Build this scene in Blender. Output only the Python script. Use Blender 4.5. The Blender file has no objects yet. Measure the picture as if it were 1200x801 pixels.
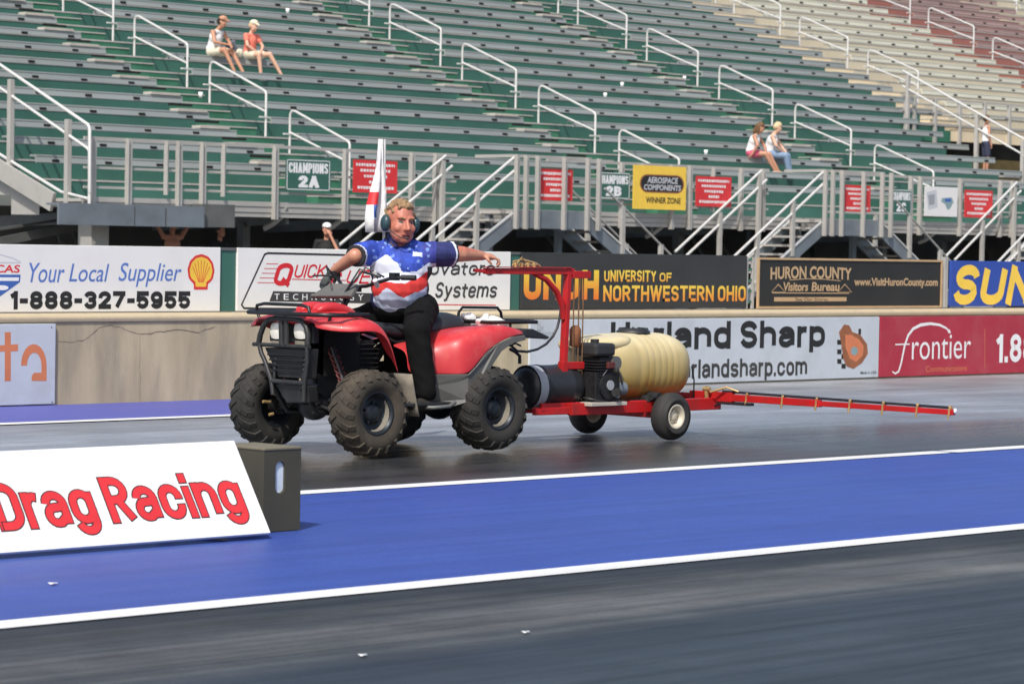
import bpy, math, random
from mathutils import Vector, Matrix, noise
random.seed(7)
S = bpy.context.scene
COL = S.collection
V = Vector

# ------------------------------------------------------------------ survey of the photograph (1200 x 801 px): camera model
FPX, CX, CY, CAMH = 3400.0, 600.0, 400.5, 1.35
_yaw, _pitch, _roll = math.radians(45), math.atan((400.5-287)/3400), math.radians(1.0)
_F0 = V((math.cos(_yaw), math.sin(_yaw), 0)); _R0 = V((math.sin(_yaw), -math.cos(_yaw), 0)); _U0 = V((0, 0, 1))
CF = _F0*math.cos(_pitch) - _U0*math.sin(_pitch); _U = _U0*math.cos(_pitch) + _F0*math.sin(_pitch)
CR = _R0*math.cos(_roll) + _U*math.sin(_roll); CU = _U*math.cos(_roll) - _R0*math.sin(_roll)
CC = V((0, 0, CAMH))
def ray(px, py): return CF + CR*((px-CX)/FPX) - CU*((py-CY)/FPX)
def gz(px, py, z=0.0): d = ray(px, py); return CC + d*((z-CAMH)/d.z)
def gy(px, py, Y): d = ray(px, py); return CC + d*(Y/d.y)
def gx(px, py, X): d = ray(px, py); return CC + d*(X/d.x)

# ------------------------------------------------------------------ materials
def rgb(r, g, b): 
    f = lambda c: ((c/255+.055)/1.055)**2.4 if c > 10 else c/255/12.92
    return (f(r), f(g), f(b))
MATS = {}
def mat(name, col, rough=.6, metal=0., var=.15, scale=6., stretch=(1, 1, 1), bump=0., bscale=40., spec=.5, coat=0., trans=0., sss=0., roughvar=0., dirt=None, dirt_amt=.5, dirt_scale=2.):
    m = bpy.data.materials.new(name); m.use_nodes = True; MATS[name] = m
    nt = m.node_tree; N = nt.nodes; L = nt.links; b = N['Principled BSDF']
    b.inputs['Roughness'].default_value = rough; b.inputs['Metallic'].default_value = metal
    b.inputs['Specular IOR Level'].default_value = spec; b.inputs['Coat Weight'].default_value = coat
    b.inputs['Base Color'].default_value = (*col, 1)
    if sss: b.inputs['Subsurface Weight'].default_value = sss; b.inputs['Subsurface Radius'].default_value = (.02, .008, .004); b.inputs['Subsurface Scale'].default_value = .5
    if trans: b.inputs['Transmission Weight'].default_value = trans
    tc = N.new('ShaderNodeTexCoord'); mp = N.new('ShaderNodeMapping'); mp.inputs['Scale'].default_value = stretch
    L.new(tc.outputs['Object'], mp.inputs['Vector'])
    last = None
    if var:
        nz = N.new('ShaderNodeTexNoise'); nz.inputs['Scale'].default_value = scale; nz.inputs['Detail'].default_value = 5
        L.new(mp.outputs[0], nz.inputs['Vector'])
        cr = N.new('ShaderNodeValToRGB')
        cr.color_ramp.elements[0].position = .3; cr.color_ramp.elements[1].position = .7
        cr.color_ramp.elements[0].color = (*[c*(1-var) for c in col], 1)
        cr.color_ramp.elements[1].color = (*[min(1, c*(1+var)) for c in col], 1)
        L.new(nz.outputs['Fac'], cr.inputs['Fac']); last = cr.outputs['Color']
        if roughvar:
            mr = N.new('ShaderNodeMapRange'); mr.inputs['To Min'].default_value = max(.03, rough-roughvar); mr.inputs['To Max'].default_value = min(1, rough+roughvar)
            mr.inputs['From Min'].default_value = .3; mr.inputs['From Max'].default_value = .7
            L.new(nz.outputs['Fac'], mr.inputs['Value']); L.new(mr.outputs[0], b.inputs['Roughness'])
    if dirt:
        n2 = N.new('ShaderNodeTexNoise'); n2.inputs['Scale'].default_value = dirt_scale; n2.inputs['Detail'].default_value = 7; n2.inputs['Roughness'].default_value = .65
        L.new(mp.outputs[0], n2.inputs['Vector'])
        r2 = N.new('ShaderNodeMapRange'); r2.inputs['From Min'].default_value = .48; r2.inputs['From Max'].default_value = .72; r2.inputs['To Max'].default_value = dirt_amt
        L.new(n2.outputs['Fac'], r2.inputs['Value'])
        mx = N.new('ShaderNodeMix'); mx.data_type = 'RGBA'
        L.new(r2.outputs[0], mx.inputs['Factor'])
        if last: L.new(last, mx.inputs['A'])
        else: mx.inputs['A'].default_value = (*col, 1)
        mx.inputs['B'].default_value = (*dirt, 1); last = mx.outputs['Result']
    if last: L.new(last, b.inputs['Base Color'])
    if bump:
        n3 = N.new('ShaderNodeTexNoise'); n3.inputs['Scale'].default_value = bscale; n3.inputs['Detail'].default_value = 4
        L.new(mp.outputs[0], n3.inputs['Vector'])
        bp = N.new('ShaderNodeBump'); bp.inputs['Strength'].default_value = bump; bp.inputs['Distance'].default_value = .01
        L.new(n3.outputs['Fac'], bp.inputs['Height']); L.new(bp.outputs[0], b.inputs['Normal'])
    return m
def M(n): return MATS[n]

# ------------------------------------------------------------------ mesh builder
class MB:
    def __init__(s): s.v = []; s.f = []; s.sm = []; s.mi = []
    def add(s, vs, fs, smooth=False, mi=0):
        o = len(s.v); s.v += [tuple(v) for v in vs]
        for f in fs: s.f.append([i+o for i in f]); s.sm.append(smooth); s.mi.append(mi)
        return s
    def box(s, a, b, mi=0):
        x0, y0, z0 = [min(p, q) for p, q in zip(a, b)]; x1, y1, z1 = [max(p, q) for p, q in zip(a, b)]
        return s.add([(x0,y0,z0),(x1,y0,z0),(x1,y1,z0),(x0,y1,z0),(x0,y0,z1),(x1,y0,z1),(x1,y1,z1),(x0,y1,z1)],
              [(0,3,2,1),(4,5,6,7),(0,1,5,4),(1,2,6,5),(2,3,7,6),(3,0,4,7)], False, mi)
    def bar(s, a, b, w, h, up=(0, 0, 1), mi=0):                       # rectangular bar from a to b
        a, b = V(a), V(b); d = (b-a).normalized(); u = V(up)
        if abs(d.dot(u)) > .99: u = V((1, 0, 0))
        r = d.cross(u).normalized(); u = r.cross(d)
        vs = [p + r*sx*w/2 + u*sz*h/2 for p in (a, b) for sx, sz in ((-1,-1),(1,-1),(1,1),(-1,1))]
        return s.add(vs, [(0,1,2,3),(7,6,5,4),(0,4,5,1),(1,5,6,2),(2,6,7,3),(3,7,4,0)], False, mi)
    def cyl(s, a, b, r, r2=None, n=12, caps=True, mi=0):
        a, b = V(a), V(b); r2 = r if r2 is None else r2; d = (b-a).normalized()
        u = d.orthogonal().normalized(); w = d.cross(u)
        vs = []
        for p, q in ((a, r), (b, r2)):
            for i in range(n): t = 2*math.pi*i/n; vs.append(p + u*math.cos(t)*q + w*math.sin(t)*q)
        s.add(vs, [(i, (i+1) % n, n+(i+1) % n, n+i) for i in range(n)], True, mi)
        if caps: s.add(vs[:n], [tuple(range(n))[::-1]], False, mi); s.add(vs[n:], [tuple(range(n))], False, mi)
        return s
    def tube(s, pts, r, n=8, mi=0, closed=False):
        P = [V(p) for p in pts]; rs = r if isinstance(r, (list, tuple)) else [r]*len(P)
        rings = []; pu = None
        for i, p in enumerate(P):
            if closed: d = P[(i+1) % len(P)] - P[i-1]
            else: d = (P[min(i+1, len(P)-1)] - P[max(i-1, 0)])
            d.normalize()
            u = d.orthogonal().normalized() if pu is None else (pu - d*pu.dot(d)).normalized()
            pu = u; w = d.cross(u)
            rings.append([p + (u*math.cos(2*math.pi*k/n) + w*math.sin(2*math.pi*k/n))*rs[i] for k in range(n)])
        vs = [q for R in rings for q in R]; m = len(P); fs = []
        for i in range(m if closed else m-1):
            a, b = i*n, ((i+1) % m)*n
            for k in range(n): fs.append((a+k, a+(k+1) % n, b+(k+1) % n, b+k))
        s.add(vs, fs, True, mi)
        if not closed:
            s.add(rings[0], [tuple(range(n))[::-1]], False, mi); s.add(rings[-1], [tuple(range(n))], False, mi)
        return s
    def lathe(s, prof, org, axis, n=32, mi=0, smooth=True):           # prof: (offset along axis, radius)
        org = V(org); ax = V(axis).normalized(); u = ax.orthogonal().normalized(); w = ax.cross(u); m = len(prof)
        vs = [org + ax*h + (u*math.cos(2*math.pi*i/n) + w*math.sin(2*math.pi*i/n))*r for h, r in prof for i in range(n)]
        return s.add(vs, [(j*n+i, j*n+(i+1) % n, (j+1)*n+(i+1) % n, (j+1)*n+i) for j in range(m-1) for i in range(n)], smooth, mi)
    def ell(s, c, r, rot=None, n=16, mi=0):
        c = V(c); vs = []; fs = []; m = n//2+1
        for j in range(m+1):
            ph = math.pi*j/m
            for i in range(n):
                t = 2*math.pi*i/n; p = V((r[0]*math.sin(ph)*math.cos(t), r[1]*math.sin(ph)*math.sin(t), r[2]*math.cos(ph)))
                vs.append(c + (rot @ p if rot else p))
        for j in range(m):
            for i in range(n): fs.append((j*n+i, (j+1)*n+i, (j+1)*n+(i+1) % n, j*n+(i+1) % n))
        return s.add(vs, fs, True, mi)
    def prism(s, pts, f0, f1, mi=0):                                   # 2-D outline pts mapped by f0 (near face) and f1 (far face)
        n = len(pts); vs = [f0(*p) for p in pts] + [f1(*p) for p in pts]
        return s.add(vs, [tuple(range(n)), tuple(range(2*n-1, n-1, -1))] + [(i, n+i, n+(i+1) % n, (i+1) % n) for i in range(n)], False, mi)
    def grid(s, rows, smooth=True, mi=0):
        m, n = len(rows), len(rows[0])
        return s.add([p for r in rows for p in r], [(j*n+i, j*n+i+1, (j+1)*n+i+1, (j+1)*n+i) for j in range(m-1) for i in range(n-1)], smooth, mi)
    def build(s, name, m, parent=None, bevel=0., solid=0., sub=0, origin=None):
        me = bpy.data.meshes.new(name)
        o = bpy.data.objects.new(name, me); COL.objects.link(o)
        if parent is not None: base = wl(parent); o.parent = parent
        elif origin is not None: base = V(origin); o.location = base
        else: base = V((0, 0, 0))
        me.from_pydata([V(v)-base for v in s.v], [], s.f)
        for p, sm, mi in zip(me.polygons, s.sm, s.mi): p.use_smooth = sm; p.material_index = mi
        for mm in (m if isinstance(m, (list, tuple)) else [m]): me.materials.append(MATS[mm])
        me.update()
        if solid:
            md = o.modifiers.new('thickness', 'SOLIDIFY'); md.thickness = solid; md.offset = 0
        if sub:
            md = o.modifiers.new('smooth', 'SUBSURF'); md.levels = md.render_levels = sub
        if bevel:
            md = o.modifiers.new('edges', 'BEVEL'); md.width = bevel; md.segments = 2; md.limit_method = 'ANGLE'; md.angle_limit = math.radians(40)
            md.harden_normals = False
        return o
def wl(o):
    p = V(o.location)
    while o.parent is not None: o = o.parent; p = p + V(o.location)
    return p
def tag(o, label, cat, group=None, kind=None):
    o['label'] = label; o['category'] = cat
    if group: o['group'] = group
    if kind: o['kind'] = kind
    return o
def thing(name, label, cat, loc=(0, 0, 0), group=None):
    o = bpy.data.objects.new(name, None); COL.objects.link(o); o.location = loc; o.empty_display_size = .1
    return tag(o, label, cat, group)
def part_empty(name, parent, loc):
    o = bpy.data.objects.new(name, None); COL.objects.link(o); o.parent = parent; o.location = V(loc)-wl(parent); o.empty_display_size = .1
    return o
def copy_tree(o, parent=None):
    c = o.copy(); COL.objects.link(c)
    if parent is not None: c.parent = parent
    for ch in list(o.children): copy_tree(ch, c)
    return c

# ------------------------------------------------------------------ lettering (built-in font turned into flat meshes)
_cache = {}
def glyphs(text, weight=0., shear=0., spacing=1.):
    k = (text, weight, shear, spacing)
    if k in _cache: return _cache[k]
    cu = bpy.data.curves.new('t', 'FONT'); cu.body = text; cu.offset = weight; cu.shear = shear; cu.space_character = spacing; cu.resolution_u = 4
    o = bpy.data.objects.new('t', cu); COL.objects.link(o)
    dg = bpy.context.evaluated_depsgraph_get(); dg.update()
    me = bpy.data.meshes.new_from_object(o.evaluated_get(dg))
    vs = [(v.co.x, v.co.y) for v in me.vertices]; fs = [list(p.vertices) for p in me.polygons]
    bpy.data.objects.remove(o); bpy.data.meshes.remove(me); bpy.data.curves.remove(cu)
    x0 = min(v[0] for v in vs); x1 = max(v[0] for v in vs); y0 = min(v[1] for v in vs); y1 = max(v[1] for v in vs)
    _cache[k] = ([((x-x0)/(x1-x0), (y-y0)/(y1-y0)) for x, y in vs], fs)
    return _cache[k]
def _arc(cx, cy, rx, ry, a0, a1, n=9): return [(cx+rx*math.cos(math.radians(a0+(a1-a0)*i/n)), cy+ry*math.sin(math.radians(a0+(a1-a0)*i/n))) for i in range(n+1)]
def _glyph(ch):
    """condensed block letters as centre lines: (width, strokes); cap height 1, x-height .72, descender -.25"""
    W, A = .46, _arc; h = W/2; X = .72
    bowl = lambda lo, hi, a0=0, a1=360: A(h, hi-.24, h, .24, a0, 180) + A(h, lo+.24, h, .24, 180, a1)
    ring = lambda lo, hi, w=W: A(w/2, hi-.25, w/2, .25, 0, 180)+A(w/2, lo+.25, w/2, .25, 180, 360)+[(w, hi-.25)]
    G = {
     'a': (W, [[(0, .50)]+A(h, .5, h, .22, 180, 0)+[(W, 0)], [(W, .42), (W*.5, .40)]+A(W*.40, .2, W*.40, .2, 90, 270)+[(W*.55, 0), (W, .15)]]),
     'b': (W, [[(0, 0), (0, 1)], ring(0, X)]), 'c': (W, [[(W, .46)]+bowl(0, X)+[(W, .25)]]), 'd': (W, [[(W, 0), (W, 1)], ring(0, X)]),
     'e': (W, [[(0, .37), (W, .37), (W, .48)]+A(h, .48, h, .24, 0, 180)+A(h, .24, h, .24, 180, 345)]), 'f': (.3, [[(.1, 0), (.1, .78)]+A(.24, .78, .14, .2, 180, 80), [(-.02, .66), (.3, .66)]]),
     'g': (W, [[(W, X), (W, -.05)]+A(h, -.03, h, .22, 0, -165), A(h, X-.24, h, .24, 0, 180)+A(h, .28, h, .24, 180, 360)]), 'h': (W, [[(0, 0), (0, 1)], [(0, .45)]+A(h, .48, h, .24, 180, 0)+[(W, 0)]]),
     'i': (.0, [[(0, 0), (0, .64)], [(0, .95), (0, .99)]]), 'l': (0, [[(0, 0), (0, 1)]]), 'm': (.8, [[(0, 0), (0, X)], [(0, .45)]+A(.2, .5, .2, .22, 180, 0)+[(.4, 0)], [(.4, .45)]+A(.6, .5, .2, .22, 180, 0)+[(.8, 0)]]),
     'n': (W, [[(0, 0), (0, X)], [(0, .45)]+A(h, .48, h, .24, 180, 0)+[(W, 0)]]), 'o': (W, [ring(0, X)]), 'p': (W, [[(0, -.25), (0, X)], ring(0, X)]),
     'r': (.22, [[(0, 0), (0, X)], [(0, .42)]+A(.2, .46, .2, .25, 180, 70)]), 's': (W, [A(h, .535, h, .185, 10, 180, 7)+A(h, .54, h, .17, 180, 262, 5)+A(h, .19, h, .19, 80, -170, 8)]),
     't': (.28, [[(.1, .95), (.1, .2)]+A(.24, .2, .14, .2, 180, 275), [(-.04, .66), (.28, .66)]]), 'u': (W, [[(0, X)]+A(h, .24, h, .24, 180, 360), [(W, X), (W, 0)]]),
     'v': (W, [[(0, X), (h, 0)], [(W, X), (h, 0)]]), 'w': (.7, [[(0, X), (.18, 0)], [(.35, X), (.18, 0)], [(.35, X), (.52, 0)], [(.7, X), (.52, 0)]]), 'y': (W, [[(0, X), (h, .05)], [(W, X), (h*.7, -.25), (0, -.25)]]),
     'A': (.54, [[(0, 0), (.27, 1)], [(.54, 0), (.27, 1)], [(.1, .27), (.44, .27)]]), 'B': (.5, [[(0, 0), (0, 1)], [(0, 1), (.25, 1)]+A(.25, .77, .22, .23, 90, -90)+[(0, .54)], [(.25, .54)]+A(.25, .27, .25, .27, 90, -90)+[(0, 0)]]),
     'C': (.5, [[(.5, .7)]+A(.25, .74, .25, .26, 0, 180)+A(.25, .26, .25, .26, 180, 360)+[(.5, .3)]]), 'D': (.5, [[(0, 0), (0, 1)], [(0, 1), (.2, 1)]+A(.2, .72, .3, .28, 90, 0)+A(.2, .28, .3, .28, 0, -90)+[(0, 0)]]),
     'E': (.42, [[(0, 0), (0, 1)], [(0, 1), (.42, 1)], [(0, .52), (.38, .52)], [(0, 0), (.42, 0)]]), 'F': (.42, [[(0, 0), (0, 1)], [(0, 1), (.42, 1)], [(0, .52), (.38, .52)]]),
     'G': (.5, [[(.5, .7)]+A(.25, .74, .25, .26, 0, 180)+A(.25, .26, .25, .26, 180, 360)+[(.5, .46), (.28, .46)]]), 'H': (.5, [[(0, 0), (0, 1)], [(.5, 0), (.5, 1)], [(0, .51), (.5, .51)]]),
     'I': (0, [[(0, 0), (0, 1)]]), 'K': (.5, [[(0, 0), (0, 1)], [(.5, 1), (.02, .42)], [(.17, .6), (.5, 0)]]), 'L': (.42, [[(0, 1), (0, 0)], [(0, 0), (.42, 0)]]),
     'M': (.66, [[(0, 0), (0, 1)], [(.66, 0), (.66, 1)], [(0, 1), (.33, .25)], [(.66, 1), (.33, .25)]]), 'N': (.52, [[(0, 0), (0, 1)], [(.52, 0), (.52, 1)], [(0, 1), (.52, 0)]]), 'O': (.5, [ring(0, 1, .5)]),
     'P': (.48, [[(0, 0), (0, 1)], [(0, 1), (.22, 1)]+A(.22, .73, .26, .27, 90, -90)+[(0, .46)]]), 'R': (.5, [[(0, 0), (0, 1)], [(0, 1), (.22, 1)]+A(.22, .75, .26, .25, 90, -90)+[(0, .5)], [(.24, .5), (.5, 0)]]),
     'Q': (.5, [ring(0, 1, .5), [(.26, .24), (.56, -.1)]]), 'S': (.48, [A(.24, .745, .24, .255, 10, 180)+A(.24, .75, .24, .24, 180, 265, 5)+A(.24, .26, .24, .26, 85, -170)]),
     'T': (.5, [[(0, 1), (.5, 1)], [(.25, 0), (.25, 1)]]), 'U': (.5, [[(0, 1)]+A(.25, .25, .25, .25, 180, 360)+[(.5, 1)]]), 'V': (.54, [[(0, 1), (.27, 0)], [(.54, 1), (.27, 0)]]),
     'W': (.8, [[(0, 1), (.2, 0)], [(.4, 1), (.2, 0)], [(.4, 1), (.6, 0)], [(.8, 1), (.6, 0)]]), 'Y': (.5, [[(0, 1), (.25, .45)], [(.5, 1), (.25, .45)], [(.25, .5), (.25, 0)]]), 'Z': (.5, [[(0, 1), (.5, 1)], [(.5, 1), (0, 0)], [(0, 0), (.5, 0)]]),
     '1': (.22, [[(.22, 0), (.22, 1)], [(.22, .97), (0, .78)]]), '2': (W, [[(0, .68)]+A(h, .74, h, .26, 180, -25)+[(0, 0)], [(0, 0), (W, 0)]]),
     '3': (W, [A(h, .76, h, .24, 170, -80)+[(h*.7, .52)], [(h*.7, .52)]+A(h, .27, h, .27, 80, -170)]), '5': (W, [[(W, 1), (0.02, 1)], [(.02, 1), (0, .55)], [(0, .52)]+A(h, .31, h, .31, 140, -160)]),
     '7': (W, [[(0, 1), (W, 1)], [(W, 1), (.12, 0)]]), '8': (W, [A(h, .76, h*.92, .24, 0, 360, 14), A(h, .27, h, .27, 0, 360, 14)]), '9': (W, [A(h, .70, h, .30, 0, 360, 14), [(W, .72), (W, .3)]+A(h, .28, h, .28, 0, -160)]),
     '.': (0, [[(0, 0), (0, .02)]]), '-': (.2, [[(0, .45), (.2, .45)]]), ' ': (.26, []), "'": (0, [[(0, .8), (0, 1)]])}
    return G[ch]
def strokes(text, gap):
    x = 0; out = []
    for ch in text:
        w, ss = _glyph(ch)
        for s_ in ss: out.append([(x+a, b) for a, b in s_])
        x += w+(gap if ch != ' ' else 0)
    return out
class Face:
    """a flat printed face: 2-D (u, v) in metres -> 3-D, with an outward normal"""
    def __init__(s, org, ud, vd, nrm): s.o = V(org); s.u = V(ud); s.vv = V(vd); s.n = V(nrm)
    def p(s, u, v, h=0.): return s.o + s.u*u + s.vv*v + s.n*h
class Print:
    def __init__(s, face): s.face = Face(face.o, face.u, face.vv, face.n*.3); s.mb = {}
    def _m(s, m): return s.mb.setdefault(m, MB())
    def text(s, m, t, u0, u1, v0, v1, weight=0., shear=0., h=.004, spacing=1., arc=0., grow=0.):
        vs, fs = glyphs(t, weight, shear, spacing)
        s._m(m).add([s.face.p(u0+(u1-u0)*x, v0+(v1-v0)*y + arc*(1-(2*x-1)**2), h) for x, y in vs], fs)
    def block(s, m, t, u0, u1, v0, v1, sw=.17, gap=.12, shear=0., h=.004, fat=0.):
        """block lettering; sw = stroke width as a share of the height of the text's box, fat = extra width in metres (outlines)"""
        w = sw*(v1-v0); n = sum(1 for c in t[:-1] if c != ' ')
        x_ = [a for q in strokes(t, gap) for a, b in q]
        kx = (u1-u0-w-n*w*.9)/max(.2, max(x_)-min(x_)) if n else 1.
        ss = [[(a+shear*b, b) for a, b in q] for q in strokes(t, gap+(w*.9/kx if n else 0))]
        xs = [a for q in ss for a, b in q]; ys = [b for q in ss for a, b in q]
        kx = (u1-u0-w)/max(1e-6, max(xs)-min(xs)); ky = (v1-v0-w)/max(1e-6, max(ys)-min(ys))
        for i, q in enumerate(ss):
            P = [V((u0+w/2+(a-min(xs))*kx, v0+w/2+(b-min(ys))*ky)) for a, b in q]
            for e, f in ((0, 1), (-1, -2)):
                d = (P[e]-P[f]).normalized(); P[e] = P[e]+d*(w*.5+fat/2) if len(q) == 2 and abs(d.y) > .93 or (len(q) == 2 and abs(d.x) > .98) else P[e]+d*(w*.12+fat/2)
            s.line(m, [tuple(p) for p in P], w+fat, h+.0006*(i % 3))
    def poly(s, m, pts, h=.004): s._m(m).add([s.face.p(u, v, h) for u, v in pts], [tuple(range(len(pts)))])
    def rect(s, m, u0, u1, v0, v1, h=.004): s.poly(m, [(u0, v0), (u1, v0), (u1, v1), (u0, v1)], h)
    def disc(s, m, u, v, r, h=.004, n=24, ry=None): s.poly(m, [(u+r*math.cos(2*math.pi*i/n), v+(ry or r)*math.sin(2*math.pi*i/n)) for i in range(n)], h)
    def line(s, m, pts, w, h=.004, closed=False):
        P = [V((a, b)) for a, b in pts]; n = len(P); L_, R_ = [], []
        for i in range(n):
            if closed: d = (P[(i+1) % n]-P[i]).normalized() + (P[i]-P[i-1]).normalized()
            else: d = P[min(i+1, n-1)] - P[max(i-1, 0)]
            d.normalize(); q = V((-d.y, d.x)); ww = w[i] if isinstance(w, list) else w
            L_.append(P[i]+q*ww/2); R_.append(P[i]-q*ww/2)
        for i in range(n if closed else n-1):
            j = (i+1) % n; hh = h+.0001*i
            s._m(m).add([s.face.p(a.x, a.y, hh) for a in (R_[i], R_[j], L_[j], L_[i])], [(0, 1, 2, 3)])
    def build(s, parent, name='lettering'):
        ms = list(s.mb); allm = MB()
        for i, m in enumerate(ms):
            b = s.mb[m]; allm.add(b.v, b.f, False, i)
        return allm.build(name, ms, parent)

# ------------------------------------------------------------------ organic shapes: joined tapered limbs, voxel-remeshed to one skin
def blob(name, prims, m, parent=None, voxel=.012, smooth=4, origin=None, slots=None, folds=None):
    mb = MB()
    for p in prims:
        if p[0] == 'c':
            _, a, b, ra, rb = p; a, b = V(a), V(b); k = max(2, int((b-a).length/.05)+1)
            mb.ell(a, (ra,)*3, n=12); mb.ell(b, (rb,)*3, n=12); mb.cyl(a, b, ra, rb, n=12)
        elif p[0] == 'f':
            _, a, b, ra, rb = p; mb.ell(a, (ra,)*3, n=12); mb.cyl(a, b, ra, rb, n=16)
        else:
            mb.ell(p[1], p[2], p[3] if len(p) > 3 else None, n=16)
    me = bpy.data.meshes.new('tmp'); me.from_pydata(mb.v, [], mb.f); me.update()
    o = bpy.data.objects.new('tmp', me); COL.objects.link(o)
    r = o.modifiers.new('r', 'REMESH'); r.mode = 'VOXEL'; r.voxel_size = voxel; r.use_smooth_shade = True
    if smooth: q = o.modifiers.new('s', 'SMOOTH'); q.iterations = smooth; q.factor = .5
    dg = bpy.context.evaluated_depsgraph_get(); dg.update()
    me2 = bpy.data.meshes.new_from_object(o.evaluated_get(dg)); me2.name = name
    bpy.data.objects.remove(o)
    base = wl(parent) if parent is not None else V(origin or (0, 0, 0))
    for v in me2.vertices: v.co -= base
    fold_src = None
    if folds:                                                         # cloth folds: ridged noise along the normal
        amp, fx, fz = folds; ns = [V(v.normal) for v in me2.vertices]; cs = [V(v.co) for v in me2.vertices]
        if slots: fold_src = [slots(p.center+base) for p in me2.polygons]
        for v, n_, c in zip(me2.vertices, ns, cs):
            q = V((c.x*fx+c.z*fx*.5, c.y*fx-c.z*fx*.35, c.z*fz)); a = 1-abs(noise.noise(q))*2.2; b = noise.noise(q*2.3+V((5, 3, 1)))
            v.co = c+n_*(amp*(a*.75+b*.45)-amp*.2)
    ob = bpy.data.objects.new(name, me2); COL.objects.link(ob)
    if parent is not None: ob.parent = parent
    else: ob.location = base
    me2.materials.clear()
    for mm in (m if isinstance(m, (list, tuple)) else [m]): me2.materials.append(MATS[mm])
    for p in me2.polygons:
        p.use_smooth = True
        p.material_index = (fold_src[p.index] if fold_src else slots(p.center+base)) if slots else 0
    return ob

# ------------------------------------------------------------------ material library
mat('white_board', (.78, .77, .74), .5, var=.04, scale=1.2, bump=.35, bscale=2.2, dirt=(.55, .53, .48), dirt_amt=.25, dirt_scale=1.5)
mat('lower_board', (.52, .56, .61), .55, var=.06, scale=1.5, bump=.3, bscale=2., dirt=(.33, .33, .32), dirt_amt=.35, dirt_scale=2.2)
mat('sign_white', (.86, .86, .85), .4, var=.02, scale=2, dirt=(.7, .69, .66), dirt_amt=.2, dirt_scale=2.)
mat('dark_board', (.036, .037, .036), .5, var=.15, scale=2)
mat('black_board', (.022, .021, .019), .5, var=.2, scale=2)
mat('blue_board', (.03, .075, .36), .5, var=.08, scale=2)
mat('red_board', (.40, .028, .052), .45, var=.06, scale=1.5, dirt=(.5, .2, .2), dirt_amt=.2)
mat('ink_black', (.018, .017, .017), .5, var=.1)
mat('ink_soft_black', (.045, .043, .042), .55, var=.2, scale=3)
mat('ink_red', (.62, .02, .03), .45, var=.06)
mat('ink_bright_red', (.66, .035, .04), .45, var=.06)
mat('ink_blue', (.10, .19, .50), .5, var=.1)
mat('ink_deep_blue', (.05, .13, .42), .5, var=.1)
mat('ink_white', (.82, .82, .82), .5, var=.03)
mat('ink_yellow', (.85, .55, .06), .5, var=.05)
mat('ink_pale_yellow', (.90, .60, .08), .5, var=.05)
mat('ink_orange', (.62, .20, .09), .5, var=.08)
mat('ink_tan', (.50, .34, .19), .5, var=.08)
mat('ink_grey', (.32, .34, .37), .5, var=.05)
mat('spring_red', (.10, .02, .018), .6, var=.2, scale=20)
mat('ink_brown', (.30, .11, .05), .5, var=.2, scale=9)
mat('ink_teal', (.25, .36, .38), .5, var=.1)
mat('ink_light_grey', (.55, .57, .60), .5, var=.05)
mat('green_paint', (.040, .132, .102), .55, var=.16, scale=.8, dirt=(.06, .15, .12), dirt_amt=.4, dirt_scale=1.2)
mat('aisle_green', (.028, .145, .085), .55, var=.2, scale=1.5, dirt=(.07, .17, .11), dirt_amt=.5, dirt_scale=1.5)
mat('cream_paint', (.60, .54, .41), .6, var=.08, scale=.9)
mat('aisle_cream', (.74, .61, .41), .6, var=.1, scale=.9)
mat('red_paint', (.33, .135, .11), .6, var=.1, scale=.9)
mat('aisle_red', (.42, .16, .10), .6, var=.1, scale=.9)
mat('seat_metal', (.275, .30, .29), .45, .1, var=.14, scale=.7, stretch=(.5, 3, 3), dirt=(.27, .28, .26), dirt_amt=.5, dirt_scale=1.5)
mat('seat_cream', (.56, .55, .45), .5, .1, var=.1, scale=.8, stretch=(.5, 3, 3))
mat('seat_red', (.32, .22, .20), .5, .1, var=.15, scale=.8, stretch=(.5, 3, 3))
mat('tan_plank', (.46, .43, .38), .6, var=.12, scale=3)
mat('galvanized', (.45, .435, .405), .5, .15, var=.12, scale=3., dirt=(.25, .25, .24), dirt_amt=.35, dirt_scale=3)
mat('galvanized_blue', (.22, .25, .28), .4, .35, var=.12, scale=1.5, dirt=(.14, .15, .16), dirt_amt=.5)
mat('rail_white', (.60, .60, .58), .4, .1, var=.04, scale=4)
mat('steel_dark', (.14, .145, .14), .55, .3, var=.2, scale=2)
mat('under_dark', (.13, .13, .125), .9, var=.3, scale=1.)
mat('olive_panel', (.09, .065, .02), .8, var=.25, scale=3)
mat('concrete', (.45, .375, .25), .9, var=.24, scale=2.2, stretch=(1.6, 1, .35), bump=.25, bscale=60, dirt=(.22, .195, .16), dirt_amt=.65, dirt_scale=2.0)
mat('concrete_cap', (.50, .41, .27), .85, var=.1, scale=3, bump=.2, bscale=50, dirt=(.27, .23, .17), dirt_amt=.6, dirt_scale=3)
mat('crack', (.20, .165, .12), .95, var=.2)
mat('atv_red', (.54, .032, .04), .42, var=.10, scale=6, coat=.06, dirt=(.50, .15, .13), dirt_amt=.5, dirt_scale=6)
mat('frame_red', (.45, .012, .014), .38, var=.1, scale=6, dirt=(.16, .03, .02), dirt_amt=.55, dirt_scale=9)
mat('grey_plastic', (.105, .105, .10), .55, var=.12, scale=8, dirt=(.17, .155, .13), dirt_amt=.5, dirt_scale=6)
mat('black_plastic', (.022, .023, .025), .48, var=.2, scale=8, dirt=(.05, .047, .042), dirt_amt=.5, dirt_scale=8)
mat('black_steel', (.018, .018, .02), .35, .2, var=.2, scale=9)
mat('engine_dark', (.02, .02, .021), .55, .3, var=.4, scale=14, bump=.4, bscale=50)
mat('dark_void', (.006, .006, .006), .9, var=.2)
mat('seat_vinyl', (.024, .026, .031), .42, var=.12, scale=9, bump=.15, bscale=150)
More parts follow.
